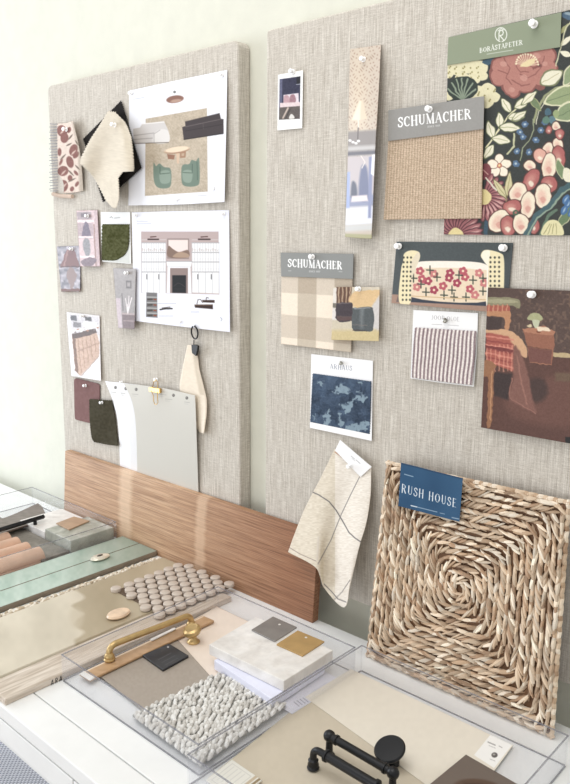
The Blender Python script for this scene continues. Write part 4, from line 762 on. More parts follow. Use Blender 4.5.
for cxb, hw in ((-1.372+.015, .0135), (-1.117+.015, .009)):
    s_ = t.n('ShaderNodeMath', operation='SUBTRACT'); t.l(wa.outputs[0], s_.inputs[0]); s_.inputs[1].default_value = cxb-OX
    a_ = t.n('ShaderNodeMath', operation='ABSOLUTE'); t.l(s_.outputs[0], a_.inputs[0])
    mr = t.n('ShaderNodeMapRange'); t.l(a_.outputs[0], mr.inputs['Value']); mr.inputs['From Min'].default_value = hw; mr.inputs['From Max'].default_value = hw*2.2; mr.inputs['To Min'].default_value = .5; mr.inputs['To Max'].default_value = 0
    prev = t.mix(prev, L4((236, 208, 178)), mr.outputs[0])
mr = t.n('ShaderNodeMapRange'); t.l(xyz.outputs['X'], mr.inputs['Value']); mr.inputs['From Min'].default_value = .0; mr.inputs['From Max'].default_value = .35; mr.inputs['To Min'].default_value = 0; mr.inputs['To Max'].default_value = .7
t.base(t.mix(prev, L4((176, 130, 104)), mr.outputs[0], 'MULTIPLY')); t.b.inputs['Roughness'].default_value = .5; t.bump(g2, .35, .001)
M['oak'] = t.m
mb = MB(); X0, X1 = -1.622, -.811
mb.add([(X0, .970, D), (X1, .970, D), (X1, .986, D+.0008), (X0, .986, D+.0008), (X0, .982, D+.163), (X1, .982, D+.163), (X1, .9973, D+.1632), (X0, .9973, D+.1632)],
       [(0, 3, 2, 1), (4, 5, 6, 7), (0, 1, 5, 4), (2, 3, 7, 6), (1, 2, 6, 5), (0, 4, 7, 3)])
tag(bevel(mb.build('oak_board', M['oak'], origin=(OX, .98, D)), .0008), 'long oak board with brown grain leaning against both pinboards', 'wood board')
# clear acrylic trays
t = NT('clear_acrylic'); tr = t.n('ShaderNodeBsdfTransparent'); tr.inputs['Color'].default_value = (.992, .993, .997, 1)
gl = t.n('ShaderNodeBsdfGlossy'); gl.inputs['Roughness'].default_value = .04; df = t.n('ShaderNodeBsdfDiffuse'); df.inputs['Color'].default_value = L4((226, 228, 238))
lw = t.n('ShaderNodeLayerWeight'); lw.inputs['Blend'].default_value = .5; fr = t.n('ShaderNodeMath', operation='POWER'); t.l(lw.outputs['Facing'], fr.inputs[0]); fr.inputs[1].default_value = 5.0; m1 = t.n('ShaderNodeMixShader'); m1.inputs[0].default_value = .035; t.l(tr.outputs[0], m1.inputs[1]); t.l(df.outputs[0], m1.inputs[2])
m2 = t.n('ShaderNodeMixShader'); fs = t.n('ShaderNodeMath', operation='MULTIPLY_ADD'); t.l(fr.outputs[0], fs.inputs[0]); fs.inputs[1].default_value = .35; fs.inputs[2].default_value = .03; t.l(fs.outputs[0], m2.inputs[0]); t.l(m1.outputs[0], m2.inputs[1]); t.l(gl.outputs[0], m2.inputs[2]); t.l(m2.outputs[0], t.out.inputs['Surface']); M['acryl'] = t.m
t = NT('acrylic_edge'); tr = t.n('ShaderNodeBsdfTransparent'); t.base(L4((142, 143, 152))); t.b.inputs['Roughness'].default_value = .1
m1 = t.n('ShaderNodeMixShader'); m1.inputs[0].default_value = .5; t.l(tr.outputs[0], m1.inputs[1]); t.l(t.b.outputs[0], m1.inputs[2]); t.l(m1.outputs[0], t.out.inputs['Surface']); M['edge'] = t.m
def tray(x0, x1, y0, y1, hh, label):
    mb = MB(); w = .0020; e = .0011; z0, z1 = D+.0004, D+hh
    mb.box(x0+w, x1-w, y0+w, y1-w, z0, z0+.0022)
    for a in ((x0+w, x1-w, y0, y0+w), (x0+w, x1-w, y1-w, y1), (x0, x0+w, y0+w, y1-w), (x1-w, x1, y0+w, y1-w)):
        mb.box(*a, z0+e, z1-e); mb.box(*a, z1-e, z1, 1); mb.box(*a, z0, z0+e, 1)
    for a in (x0, x1-w):
        for b in (y0, y1-w): mb.box(a, a+w, b, b+w, z0, z1-e, 0); mb.box(a, a+w, b, b+w, z1-e, z1, 1)
    return tag(mb.build('acrylic_tray', [M['acryl'], M['edge']]), label, 'tray', 'clear acrylic trays on the desk')
tray(-1.755, -1.387, .64, .962, .045, 'clear acrylic tray at the far left, with terracotta ribs and a grey marble block')
tray(-.975, -.657, .566, .893, .045, 'clear acrylic tray in the middle, holding the brass pull and woven rug sample')
tray(-.6545, -.3215, .545, .905, .045, 'clear acrylic tray at the right, holding the black pulls')
# travertine strip
t = NT('travertine'); f1 = t.noise(t.coord((60, 6, 60)), 1.2, 5, .6, .8); f2 = t.noise(t.coord((220, 16, 200)), 1, 3)
t.base(t.mix(t.ramp(f1, [(.3, (184, 168, 150)), (.55, (214, 202, 188)), (.75, (230, 221, 210))]), t.ramp(f2, [(.3, (190, 178, 162)), (.6, (255, 255, 255))]), .5, 'MULTIPLY')); t.b.inputs['Roughness'].default_value = .4; M['trav'] = t.m
mb = MB(); mb.box(-1.0355, -.9775, .474, .93, D, D+.0105); tv = bevel(mb.build('travertine_strip', M['trav']), .0015)
tag(tv, 'narrow travertine strip lying beside the middle tray, with black lettering on its edge', 'stone sample')
mb = MB()
def sidept(px, py, X):
    r = ROT @ _ray(px, py); q = r*(X/r[0]); return q+np.array([0, 0, CAMZ])
o0 = np.array([50.5, 686.3]); r_ = np.array([2.9, -1.3]); u_ = np.array([.4, -5.8]); x = 0
for ch in 'ARA':
    w_, st = GLYPH[ch]
    for pts, wid, isf in st:
        if isf: continue
        mb.tube([sidept(*(o0+r_*(x+a)*1.5+u_*b), -.9773) for a, b in pts], .0005, 6)
    x += w_+.2
mb.build('lettering', M['blackmetal'], tv)
# beige glazed slab
def p_beige(cv, f):
    a = np.clip((cv.X-(76+5*np.sin(cv.Y*.35)+4*(vnoise(cv.X, cv.Y, 6, 2)-.5)))/5, 0, 1)*np.clip((cv.Y-500)/10, 0, 1)
    cv.c = cv.c*(1-a[..., None]*.9)+np.array([172, 156, 126])*a[..., None]*.9
    cv.c += ((vnoise(cv.X, cv.Y, 22, 5)-.5)*18+(vnoise(cv.X, cv.Y, 6, 6)-.5)*6)[..., None]; cv.smooth([(70, 612), (78, 608), (84, 616), (80, 628), (72, 626)], (196, 182, 156), 5, .6)
bs = flat('beige_glazed_slab', tq(-1.213, -1.0375, .49, .955, .0125), .0125, p_beige, M['stoneattr'], (208, 197, 175), thick=.0120)
tag(bs, 'beige glazed slab with a darker olive-brown patch, under the round mosaic', 'stone sample')
mb = MB(); rr = random.Random(4)
for i in range(300):
    y = .492+.462*rr.random(); w_ = rr.uniform(.0035, .0075); x = -1.2215-rr.uniform(-.002, .008); z = D+.0045+rr.uniform(0, .004)
    c = rr.choice([(236, 226, 208), (216, 202, 180), (196, 178, 152), (242, 236, 224)])
    dv = np.array([rr.uniform(-.5, .5), 1, rr.uniform(-.3, .3)]); dv /= np.linalg.norm(dv)
    mb.spindle(np.array([x, y, z])-dv*w_, np.array([x, y, z])+dv*w_, np.array([0, 0, 1.]), w_*.6, .0032, c, 6, 4)
mb.build('chipped_edge', M['yarn'], bs, cols=True)
# green tiles
M['tileside'] = plain('tile_side', (128, 116, 100), .6)
def p_grn(cv, f):
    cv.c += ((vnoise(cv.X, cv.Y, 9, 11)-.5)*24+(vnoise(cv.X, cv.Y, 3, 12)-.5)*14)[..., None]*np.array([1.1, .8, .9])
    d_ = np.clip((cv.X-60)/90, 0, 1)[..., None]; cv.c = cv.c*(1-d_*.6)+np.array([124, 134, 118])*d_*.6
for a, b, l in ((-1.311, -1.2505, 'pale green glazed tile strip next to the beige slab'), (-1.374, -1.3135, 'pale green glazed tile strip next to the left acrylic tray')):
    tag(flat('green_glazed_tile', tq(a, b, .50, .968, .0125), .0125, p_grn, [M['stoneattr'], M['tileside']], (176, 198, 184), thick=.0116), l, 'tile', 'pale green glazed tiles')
# penny mosaic
mb = MB(); mb.box(-1.152, -1.003, .79, .955, D+.0127, D+.0137)
M['penny'] = plain('grey_penny_tile', (200, 188, 176), .35, 0, .05, 25); M['grout'] = plain('mesh_backing', (96, 80, 66), .9)
ms = mb.build('penny_mosaic_sheet', M['grout']); tag(ms, 'sheet of small round taupe mosaic tiles on the beige slab', 'mosaic sheet')
rows = [(-1.1465, .8185, 7), (-1.1270, .8065, 7), (-1.1065, .795, 8), (-1.0870, .806, 7), (-1.0680, .795, 8), (-1.0480, .783, 8), (-1.0280, .795, 7), (-1.0085, .783, 8)]
prof = [(.0088, 0), (.0099, .0006), (.0101, .0058), (.0097, .0066), (.0088, .0070)]
tile = None
for x, y0, n in rows:
    for k in range(n):
        y = y0+k*.0243
        if y > .955: continue
        if tile is None:
            m2_ = MB(); m2_.lathe((x, y, D+.0138), (0, 0, 1), prof, 20); tile = m2_.build('penny_tile', M['penny'], ms, smooth=True); t0 = (x, y); base_loc = tile.location.copy()
        else:
            c = tile.copy(); COL.objects.link(c); c.parent = ms; c.location = base_loc+Vector((x-t0[0], y-t0[1], 0))
lo = tp(116, 590.5, .0135); c = tile.copy(); COL.objects.link(c); c.parent = ms; c.location = base_loc+Vector((lo[0]-t0[0], lo[1]-t0[1], -.0011))
# oval knobs
M['cream'] = plain('cream_ceramic', (226, 200, 172), .3, 0, .07, 60); M['pearl'] = plain('mother_of_pearl', (222, 216, 200), .15, .25, .12, 80); M['dark'] = plain('dark_inlay', (70, 62, 55), .3)
c0 = tp(118.5, 614.5, .016); mb = MB(); mb.lathe((c0[0], c0[1], D+.0127), (0, 0, 1), [(.013, 0), (.0185, .002), (.020, .0045), (.018, .0075), (.012, .0088), (.004, .0086)], 32, sx=.8, sy=1.15)
tag(mb.build('oval_knob', M['cream'], smooth=True), 'oval cream ceramic knob lying on the beige slab', 'knob')
c0 = tp(100, 556.5, .018); mb = MB(); mb.lathe((c0[0], c0[1], D+.0127), (0, 0, 1), [(.010, 0), (.018, .002), (.0195, .004), (.017, .0065), (.010, .0075), (.003, .0078)], 32, sx=.72, sy=1.15)
ok_ = mb.build('pearl_knob', M['pearl'], smooth=True); tag(ok_, 'oval mother-of-pearl knob lying on the green tiles', 'knob')
mb = MB(); mb.lathe((c0[0], c0[1], D+.0204), (0, 0, 1), [(.006, 0), (.005, .0009), (.002, .0011)], 20, sx=.7, sy=1.2); mb.build('dark_centre', M['dark'], ok_, smooth=True)
# ---- left tray contents
def stone(name, c1, c2, c3, sc_=18, rough=.35):
    t = NT(name); a = t.noise(t.coord(), sc_, 5, .6, 1.2); b = t.noise(t.coord((1, 1, 1)), sc_*4, 3)
    t.base(t.mix(t.ramp(a, [(.3, c1), (.52, c2), (.7, c3)]), t.ramp(b, [(.3, (225, 225, 225)), (.7, (255, 255, 255))]), .6, 'MULTIPLY')); t.b.inputs['Roughness'].default_value = rough; return t.m
M['greymarble'] = stone('grey_green_marble', (150, 152, 140), (178, 180, 168), (206, 206, 198)); M['slate'] = stone('taupe_slate', (112, 106, 98), (132, 126, 116), (150, 144, 134), 30, .6)
M['terra'] = plain('terracotta_glaze', (206, 170, 146), .4, 0, .05, 30); M['white_marble'] = stone('white_marble', (222, 217, 211), (240, 237, 233), (250, 248, 246), 14)
M['blueacryl'] = plain('frosted_white', (226, 228, 244), .3, 0, .02)
B0 = D+.0030
mb = MB(); mb.box(-1.70, -1.393, .775, .842, B0, B0+.007); tag(bevel(mb.build('slate_tile', M['slate']), .001), 'taupe slate tile under the terracotta ribs in the left tray', 'tile')
mb = MB(); mb.box(-1.575, -1.3925, .650, .774, B0, B0+.004)
for x in (-1.5525, -1.510, -1.467, -1.4175):
    r = .0195 if x < -1.44 else .0235
    pr = []
    ring = [(x+r*math.cos(a), r*.95*math.sin(a)) for a in [math.pi*k/12 for k in range(13)]]
    mb.prism([(a, .648, B0+.0045+b) for a, b in ring], 0, vec=(0, .138, 0))
tag(bevel(mb.build('ribbed_terracotta_tile', M['terra']), .0012), 'ribbed terracotta coloured tile in the left tray', 'tile')
mb = MB(); mb.box(-1.497, -1.3935, .846, .958, B0, B0+.028); tag(bevel(mb.build('grey_marble_block', M['greymarble']), .0012), 'grey-green marble block in the left tray', 'stone block')
mb = MB(); mb.box(-1.610, -1.500, .846, .958, B0, B0+.020); tag(bevel(mb.build('pale_marble_block', M['white_marble']), .0012), 'pale marble block with a purplish sheen behind the grey-green one in the left tray', 'stone block')
def pq(px4, h): return [tp(a, b, h) for a, b in px4]
M['tan'] = plain('tan_leather', (178, 150, 124), .5, 0, .05)
mb = MB(); mb.prism(list(reversed(pq([(56, 523), (74, 516.3), (89.5, 520.6), (69, 529.3)], .0345))), .003); tag(bevel(mb.build('tan_chip', M['tan']), .0005), 'small square tan sample chip on the grey-green marble block', 'sample chip')
M['char'] = plain('charcoal_oak', (92, 82, 76), .5, 0, .18, 30)
net = [[(-30, 526), (5, 517.5), (38, 503)], [(-30, 531), (8, 522), (43, 508)], [(-30, 541), (8, 531), (47, 518)]]
o = flat('charcoal_wood_sample', net, lambda U, V, X, Y: .022+.006*np.clip(U-.8, 0, 1)*(1-V)*4, lambda cv, f: cv.c.__iadd__(((vnoise(cv.X*.3+cv.Y*.9, cv.Y*2, 1.2, 3)-.5)*30)[..., None]), M['stoneattr'], (112, 98, 90), thick=.004)
tag(o, 'charcoal stained wood sample under a black pull in the left tray', 'wood sample')
M['blk'] = plain('matte_black_metal', (26, 27, 30), .36, .3, .05); bp = empty('black_bar_pull', tp(35, 532, .012), 'square black bar pull in the left tray, on the charcoal sample', 'drawer pull')
mb = MB(); mb.tube([tp(-25, 537.5, .034), tp(44, 516.5, .034)], .0058, 4); bevel(mb.build('bar', M['blk'], bp), .0008)
mb = MB(); e = tp(35, 520, .034); mb.lathe((e[0], e[1], B0+.0085), (0, 0, 1), [(.009, 0), (.009, .003), (.0045, .005), (.004, .022)], 16); mb.build('post', M['blk'], bp, True)
# ---- middle tray contents
PX = lambda pts: [[pts[0], pts[1]], [pts[3], pts[2]]]
tag(flat('cream_card', PX([(217, 606.5), (290, 641), (240, 700), (98, 672)]), .0036, lambda cv, f: cv.grain(2, 3, 2), M['paper'], (238, 222, 206)), 'cream paint card in the middle tray, under the marble block', 'paint card')
tag(flat('taupe_card', PX([(100, 676), (178, 640), (212.5, 678.5), (150, 716)]), .0046, lambda cv, f: cv.grain(3, 2, 4), M['paper'], (168, 156, 143)), 'glossy taupe paint card in the middle tray, beside the rug sample', 'paint card')
def p_pl(cv, f): cv.c += (((vnoise(cv.X*.4, cv.Y, 2, 3))-.5)*18)[..., None]; cv.line([(82, 673), (203, 616.5)], 1.0, (236, 216, 190))
o = flat('wood_trim_strip', PX([(79.5, 673.5), (202.5, 615.5), (214, 620.5), (90, 679.5)]), .010, p_pl, M['stoneattr'], (190, 150, 108), thick=.004); tag(o, 'narrow tan wood trim strip under the brass pull in the middle tray', 'wood strip')
mb = MB(); mb.prism(list(reversed(pq([(79.5, 673.5), (84, 671), (94.5, 677), (90, 679.8)], .0125))), .002); bevel(mb.build('end_cap', M['white_marble'], o), .0003)
mb = MB(); mb.prism(list(reversed(pq([(150, 639), (174, 627.4), (176, 628.6), (152, 640.4)], .0125))), .002); bevel(mb.build('edge_highlight', M['white_marble'], o), .0003)  # whitish sliver standing in for the highlight along the trim strip
def p_bt(cv, f):
    cv.ell(168, 647, .9, .8, (200, 200, 204)); cv.line([(158, 660), (171, 653)], .5, (92, 94, 104)); cv.line([(162, 662.5), (175, 655.5)], .4, (86, 88, 98)); cv.line([(165, 665), (178, 658)], .4, (80, 84, 94))
tag(flat('black_sample_tile', PX([(142.5, 655), (169, 643.5), (188.5, 655.5), (163, 669.5)]), .009, p_bt, M['stoneattr'], (46, 48, 54), thick=.0035, res=.35), 'small square black sample tile in the middle tray', 'sample tile')
M['brass2'] = plain('antique_brass', (196, 168, 118), .36, .75, .06, 60)
pull = empty('brass_bar_pull', tp(107, 667, .01), 'long antique brass drawer pull standing in the middle tray', 'drawer pull')
h = .0355; A = tp(109, 646, h); Bq = tp(191, 614.5, h); bz = B0+.0085
def path(P0, P1, r, n=5):
    o = []; d = (P1-P0)/np.linalg.norm(P1-P0); up = np.array([0, 0, 1.])
    a = P0-d*0; 
    for k in range(n+1): th = math.pi/2*k/n; o.append(P0+d*r*(1-math.cos(th))-up*r*(1-math.sin(th)))
    for k in range(n+1): th = math.pi/2*k/n; o.append(P1-d*r*(1-math.sin(th))-up*r*(1-math.cos(th)))
    return o
pts = path(A, Bq, .012); f0 = pts[0].copy(); f0[2] = bz+.010; f1 = pts[-1].copy(); f1[2] = bz+.010
mb = MB(); mb.tube([f0]+pts+[f1], .0052, 16); mb.build('bar', M['brass2'], pull, True)
for q in (f0, f1):
    mb = MB(); mb.lathe((q[0], q[1], bz), (0, 0, 1), [(.0088, 0), (.0092, .002), (.0080, .004), (.0085, .006), (.0070, .010), (.0052, .012)], 20); mb.build('foot', M['brass2'], pull, True)
kb = empty('brass_pull_knob', tp(193, 643, .004), 'round brass knob standing at the end of the brass pull', 'knob')
q = tp(193.5, 642, .004)
mb = MB(); mb.lathe((q[0], q[1], B0+.001), (0, 0, 1), [(.0105, 0), (.011, .002), (.0075, .005), (.0052, .009), (.0060, .014)], 24); mb.build('stem', M['brass2'], kb, True)
mb = MB(); mb.lathe((q[0], q[1], B0+.014), (-.1, -.25, 1), [(.006, 0), (.013, .003), (.0160, .008), (.0150, .0125), (.011, .0150), (.0095, .0142), (.004, .0150)], 28); mb.build('knob_head', M['brass2'], kb, True)
# marble block and chips
def blk(name, px4, h1, h0, mat, label, cat, bv=.0012):
    mb = MB(); mb.prism(list(reversed(pq(px4, h1))), h1-h0); return tag(bevel(mb.build(name, mat), bv), label, cat)
blk('frosted_block', [(214, 660), (262, 634), (325, 664), (272, 699)], .0225, .0065, M['blueacryl'], 'frosted bluish white block under the white marble slab', 'sample block')
blk('white_marble_slab', [(209, 644.5), (256, 616.5), (333, 650), (284, 681)], .0405, .0232, M['white_marble'], 'white marble slab topped with two metal chips in the middle tray', 'stone slab')
M['nickel'] = plain('brushed_nickel', (150, 148, 146), .4, .5, .04); M['gold'] = plain('brushed_gold', (192, 160, 108), .42, .4, .04)
for nm, q4, hx, mt, l in (('nickel_chip', [(251.5, 629.5), (273, 616.3), (297, 627), (274.5, 641)], (279.5, 624.5), M['nickel'], 'square grey metal sample chip on the white marble slab'), ('gold_chip', [(276.5, 644), (297.8, 630.3), (324.5, 641.3), (302.5, 655.5)], (306, 637.5), M['gold'], 'square gold metal sample chip on the white marble slab')):
    ch = blk(nm, q4, .0432, .0408, mt, l, 'sample chip', .0003)
    mb = MB(); p_ = tp(*hx, .0433); mb.lathe((p_[0], p_[1], D+.0433), (0, 0, 1), [(.0022, 0), (.0022, .0003), (.001, .0003)], 12); mb.build('hole_mark', M['white_marble'], ch)
def p_pp(cv, f):
    for k in range(4): cv.line([(294+k*3, 702-k*1.4), (299+k*3, 706-k*1.4)], .9, (150, 150, 168))
    for k in range(5): cv.line([(306+k*1.2, 700-k*2), (322+k*1.2, 690.5-k*2)], .45, (196, 196, 208))
tag(flat('printed_slip', PX([(268, 699), (318, 668), (344, 681), (292, 714)]), .0042, p_pp, M['paper'], (226, 226, 238), res=.4), 'printed paper slip sticking out beneath the frosted block', 'paper slip')
# woven white rug sample
P4 = [np.array(p) for p in ((131, 714.5), (219, 673), (287, 704.5), (200, 765))]     # left, top, right, near
def bl(u, v, h): p = (P4[0]*(1-u)+P4[1]*u)*(1-v)+(P4[3]*(1-u)+P4[2]*u)*v; return tp(p[0], p[1], h)
mb = MB(); rr = random.Random(3); NR, NC = 13, 26
corners = [bl(0.01, .01, .0085), bl(.99, .01, .0085), bl(.99, .99, .0085), bl(.01, .99, .0085)]; mb.prism(list(reversed(corners)), .0035, 0, (168, 166, 160))
dr = (.785, -.62)
for r in range(-2, 30):
    q0 = r*.072-.75                                     # ridge start on the v axis at u = 0
    for s_ in range(76):
        u = s_*.022+rr.uniform(-.006, .006)+.004; v = q0+.75-u*.79+(.012 if s_ % 2 else -.004)+rr.uniform(-.008, .008)
        if not (0 <= u <= 1 and .0 <= v <= 1): continue
        c = rr.choice([(226, 224, 219), (214, 211, 205), (236, 235, 231), (204, 200, 193)]); L = .034*rr.uniform(.7, 1.3); w1 = .8*rr.uniform(-.5, 1)
        a = bl(min(max(u-dr[0]*L, -.005), 1.005), min(max(v-(dr[1]-w1)*L, -.005), 1.01), .0092+rr.uniform(0, .001)); b = bl(min(max(u+dr[0]*L, -.005), 1.005), min(max(v+(dr[1]+w1)*L, -.005), 1.01), .0098+rr.uniform(0, .001))
        if np.linalg.norm(b-a) < .002: continue
        mb.spindle(a, b, np.array([0, 0, 1.]), .0031, .0026, c, 6, 5)
rug = mb.build('woven_rug_sample', M['yarn'], smooth=True, cols=True); tag(rug, 'chunky white woven rug sample in the front of the middle tray', 'rug sample')
# ---- right tray contents
tag(flat('beige_paint_card', PX([(322, 686), (486, 797), (330, 900), (208, 778)]), .0036, lambda cv, f: cv.grain(2, 4, 2), M['paper'], (206, 194, 172)), 'beige paint card under the black pulls in the right tray', 'paint card')
def p_cc(cv, f):
    cv.grain(2, 4, 3); cv.poly([(491, 734), (512, 745), (494, 768), (474, 755)], (246, 245, 242)); cv.ell(494.5, 755, 3.1, 2.6, (100, 96, 94)); cv.ell(494, 754.4, 1.4, 1, (170, 166, 162))
    for k in range(3): cv.line([(488+k*2.6, 742+k*1.1), (490+k*2.6, 743+k*1.1)], 1.1, (160, 156, 156)); cv.line([(489+k*2.4, 745.5+k), (490.5+k*2.4, 746.2+k)], .6, (180, 176, 176))
    cv.line([(499, 746), (502, 747.6)], .8, (176, 172, 172)); cv.line([(490, 759), (495, 761)], .6, (190, 186, 184))
tag(flat('cream_paint_card', PX([(351, 669), (513, 745.3), (464, 812), (305, 697)]), .0046, p_cc, M['paper'], (232, 224, 208), res=.45), 'large cream paint card with a small printed dot in the right tray', 'paint card')
def p_br(cv, f): cv.ell(478, 788, 24, 9, (92, 70, 58), 6, 2); cv.ell(478, 790, 20, 6.5, (70, 52, 42), 6, 2)
tag(flat('brown_tile', PX([(466, 754.5), (520, 785.5), (480, 820), (424, 789)]), .014, p_br, M['stoneattr'], (112, 100, 92), thick=.008), 'dark brown tile with a round recess, front of the right tray', 'tile')
def barpull(pxA, pxB, label, elbow=False):
    e_ = empty('black_bar_pull', tp(*pxA, .004), label, 'drawer pull')
    h = .034; P0 = tp(*pxA, h); P1 = tp(*pxB, h); d_ = (P1-P0)/np.linalg.norm(P1-P0); zb = B0+.0022
    if elbow:
        pts = path(P0, P1, .010); mb = MB(); f0 = pts[0].copy(); f0[2] = zb+.012; f1 = pts[-1].copy(); f1[2] = zb+.012; mb.tube([f0]+pts+[f1], .0046, 16); mb.build('bar', M['blk'], e_, True)
        for q in (f0, f1):
            mb = MB(); mb.lathe((q[0], q[1], zb), (0, 0, 1), [(.0078, 0), (.0082, .0015), (.0068, .004), (.0074, .006), (.0062, .009), (.0068, .012), (.0046, .014)], 20); mb.build('foot', M['blk'], e_, True)
        mb = MB(); a = P0+d_*.022; b = P1-d_*.022; mb.tube([a, b], .0062, 16); mb.build('grip', M['blk'], e_, True)
        for q in (a, b): mb = MB(); mb.lathe(q-d_*.0025, d_, [(.006, 0), (.0080, .0008), (.0080, .0042), (.006, .005)], 18); mb.build('collar', M['blk'], e_, True)
    else:
        mb = MB(); mb.tube([P0+d_*.004, P1-d_*.004], .0054, 16); mb.build('bar', M['blk'], e_, True)
        for q, s_ in ((P0, 1), (P1, -1)):
            mb = MB(); mb.lathe(q-d_*.0078, d_, [(.0008, 0), (.0050, .0014), (.0074, .0045), (.0078, .0078), (.0074, .011), (.0050, .0142), (.0008, .0156)], 20); mb.build('ball_end', M['blk'], e_, True)
            mb = MB(); c_ = q+d_*s_*.012; mb.lathe(c_-d_*.002, d_, [(.0054, 0), (.0068, .0006), (.0068, .0034), (.0054, .004)], 18); mb.build('collar', M['blk'], e_, True)
            mb = MB(); mb.lathe((q[0], q[1], zb), (0, 0, 1), [(.0078, 0), (.0078, .002), (.0050, .004), (.0042, .028)], 18); mb.build('post', M['blk'], e_, True)
    return e_
barpull((329.5, 736), (393, 773), 'black bar pull with ball ends in the right tray, farther from the viewer')
barpull((313.5, 748), (392, 795), 'black ridged pull with curved legs, at the front edge of the right tray', True)
kn = empty('black_cabinet_knob', tp(396, 766, .004), 'round flat-topped black knob behind the ball-ended pull', 'knob'); q = tp(391, 764, .004)
mb = MB(); mb.lathe((q[0], q[1], B0+.002), (-.02, -.10, 1), [(.011, 0), (.011, .003), (.006, .006), (.0052, .014), (.007, .017)], 24); mb.build('stem', M['blk'], kn, True)
mb = MB(); mb.lathe((q[0], q[1]-.001, B0+.018), (-.05, -.42, 1), [(.007, 0), (.017, .003), (.0205, .006), (.0208, .0075), (.019, .0095), (.006, .0100)], 36); mb.build('knob_head', M['blk'], kn, True)
def p_lb(cv, f):
    for k in range(4): cv.line([f(.2+.12*k, .15), f(.2+.12*k, .8)], .8, (206, 204, 196))
    cv.rectn(f, .78, .86, 0, 1, (196, 178, 150)); cv.rectn(f, .9, .97, 0, 1, (150, 130, 96)); cv.line([f(.1, .1), f(.1, .9), f(.72, .9), f(.72, .1), f(.1, .1)], .6, (200, 198, 190))
tag(flat('foil_sample_packet', PX([(232, 759.5), (262, 780), (236, 800), (206, 780)]), .0085, p_lb, M['glossy'], (226, 224, 214), thick=.002, res=.4), 'small foil edged sample packet in the near left corner of the right tray', 'sample packet')
# ------------------------------------------------------------------ rush mat
def mp(px, py, dd=0.0):
    """photo point on the mat's leaning front plane (foot Y .945, head Y .978)"""
    r = ROT @ _ray(px, py); k = (.978-.945)/.319; t_ = (.945+k*.665)/(r[1]-k*r[2]); q = r*t_; q = q+np.array([0, 0, CAMZ]); return q+np.array([0, -1, .1])*dd
C4 = [mp(388, 463), mp(568, 503), mp(551, 736), mp(367.5, 655)]
nrm = np.cross(C4[3]-C4[0], C4[1]-C4[0]); nrm /= np.linalg.norm(nrm)
if nrm[1] > 0: nrm = -nrm
def mat_pt(s_, t_): return (C4[0]*(1-s_)+C4[1]*s_)*(1-t_)+(C4[3]*(1-s_)+C4[2]*s_)*t_
mb = MB(); rr = random.Random(11); NRING = 17
back = [mat_pt(*q) for q in ((.01, .01), (.01, .99), (.99, .99), (.99, .01))]
mb.prism(back, 0, 0, (120, 84, 56), vec=-nrm*.010)
rushc = [(220, 194, 164), (206, 178, 148), (234, 214, 188), (192, 160, 128), (244, 228, 206), (214, 188, 158), (176, 142, 112)]
def sq(th, R, n):
    c, s_ = math.cos(th), math.sin(th); return (.5+.5*R*math.copysign(abs(c)**(2/n), c), .5+.5*R*math.copysign(abs(s_)**(2/n), s_))
for k in range(NRING):
    R = 1-(k+.5)/NRING; n = 2.6+22*R**2.2
    if R < .05: R = .05
    P = [sq(2*math.pi*i/720, R, n) for i in range(721)]; W = [mat_pt(a, b) for a, b in P]
    L_ = np.concatenate([[0], np.cumsum([np.linalg.norm(W[i+1]-W[i]) for i in range(720)])]); tot = L_[-1]; step = .0072; N = max(5, int(tot/step)); sgn = 1 if k % 2 else -1
    W = np.array(W); off = rr.random()
    for i in range(N):
        l0 = ((i+off) % N)*tot/N
        def at(l): l = l % tot; return np.array([np.interp(l, L_, W[:, d_]) for d_ in range(3)])
        p = at(l0); tg = at(l0+.003)-at(l0-.003); tg /= np.linalg.norm(tg); sd = np.cross(nrm, tg)
        hl = .0125*rr.uniform(.7, 1.25); w_ = .0028*rr.uniform(.7, 1.3); tilt = sgn*.20+.16+rr.uniform(-.28, .28)
        dv = tg*math.cos(tilt)+sd*math.sin(tilt); c = p+nrm*(.0010+rr.uniform(0, .0028)); a = c-dv*hl-nrm*.0030; b = c+dv*hl+nrm*.0012
        cc = np.array(rr.choice(rushc))*rr.uniform(.84, 1.08); mb.spindle(a, b, nrm, w_, .0036, tuple(np.minimum(cc, 255)), 6, 5)
for (a, b) in (((0, 0), (1, 0)), ((1, 0), (1, 1)), ((1, 1), (0, 1)), ((0, 1), (0, 0))):      # plaited edge
    n = 42
    for i in range(n):
        u = (i+.5)/n; s0, t0_ = a[0]+(b[0]-a[0])*u, a[1]+(b[1]-a[1])*u; c = mat_pt(s0, t0_)-nrm*.004; tg = mat_pt(a[0]+(b[0]-a[0])*(u+.01), a[1]+(b[1]-a[1])*(u+.01))-mat_pt(s0, t0_); tg /= np.linalg.norm(tg)
        dv = tg*.95+nrm*(.35 if i % 2 else -.35); dv /= np.linalg.norm(dv); mb.spindle(c-dv*.009, c+dv*.009, nrm, .0036, .0045, rr.choice(rushc), 6, 5)
mat_o = mb.build('rush_mat', M['rush'], smooth=True, cols=True); tag(mat_o, 'square plaited rush mat leaning against the right pinboard', 'rush mat')
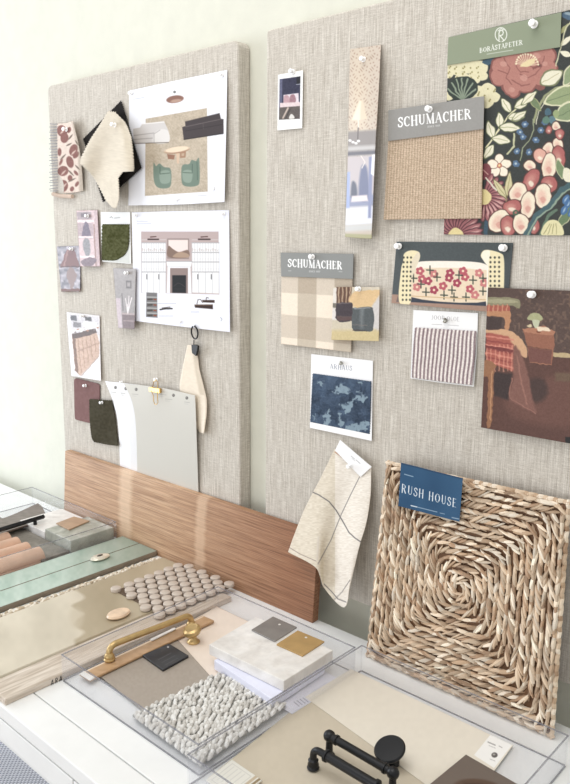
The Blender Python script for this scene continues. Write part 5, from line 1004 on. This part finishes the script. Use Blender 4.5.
def p_rl(cv, f):
    cv.c += ((vnoise(cv.X, cv.Y, 14, 2)-.5)*14)[..., None]
    w = (232, 236, 240); cv.text('RUSH HOUSE', (401.2, 492.2), (456.2, 507.6), (.5, -8.4), w, False, .62, gap=.2); cv.line([(404.5, 474.2), (413, 476.6)], .8, (150, 176, 198)); cv.line([(411, 505.6), (417, 507)], .9, w); cv.line([(418, 507.3), (437, 512)], .6, (170, 190, 208)); cv.line([(440, 513), (444.5, 514)], .5, (170, 190, 208)); cv.line([(452, 517.6), (459, 519)], .7, (170, 190, 208)); cv.line([(401, 463.4), (462.5, 479)], 1.0, (20, 58, 92))
# label: netsheet on a wall-parallel plane just in front of the mat
cl = mp(400, 484, .009)
lab = netsheet('rush_label', quad((401, 462.6), (462.8, 478.2), (459.4, 521.8), (398.3, 506)), p_rl, M['glossy'], (30, 78, 118), lambda U, V, X, Y: 1-(.9635-V*.0045), res=.25, thick=.0005, parent=mat_o)
lab['label'] = 'dark blue swing tag lettered RUSH HOUSE'
# ------------------------------------------------------------------ light
w = bpy.data.worlds.new('world'); sc.world = w; w.use_nodes = True
w.node_tree.nodes['Background'].inputs['Color'].default_value = (1.0, .985, .96, 1); w.node_tree.nodes['Background'].inputs['Strength'].default_value = .66
def area(name, loc, target, size, sizey, power, col):
    l = bpy.data.lights.new(name, 'AREA'); l.shape = 'RECTANGLE'; l.size = size; l.size_y = sizey; l.energy = power; l.color = col
    o = bpy.data.objects.new(name, l); COL.objects.link(o); o.location = loc; o.rotation_euler = (Vector(target)-Vector(loc)).to_track_quat('-Z', 'Y').to_euler(); return o
area('window_daylight', (-3.0, -.1, 1.4), (-1.2, 1.0, 1.0), 1.1, 1.5, 30, (.83, .9, 1.0))
area('room_fill', (-.9, -1.4, .9), (-.7, 1.0, .85), 1.6, 1.0, 9, (.96, .98, 1.0))
area('ceiling_fill', (-.8, .1, 2.9), (-.8, .8, .8), 1.6, 1.4, 20, (1.0, .98, .95))
sc.view_settings.view_transform = 'Standard'; sc.view_settings.look = 'None'; sc.view_settings.exposure = 0; sc.view_settings.gamma = 1
sc.cycles.transparent_max_bounces = 32
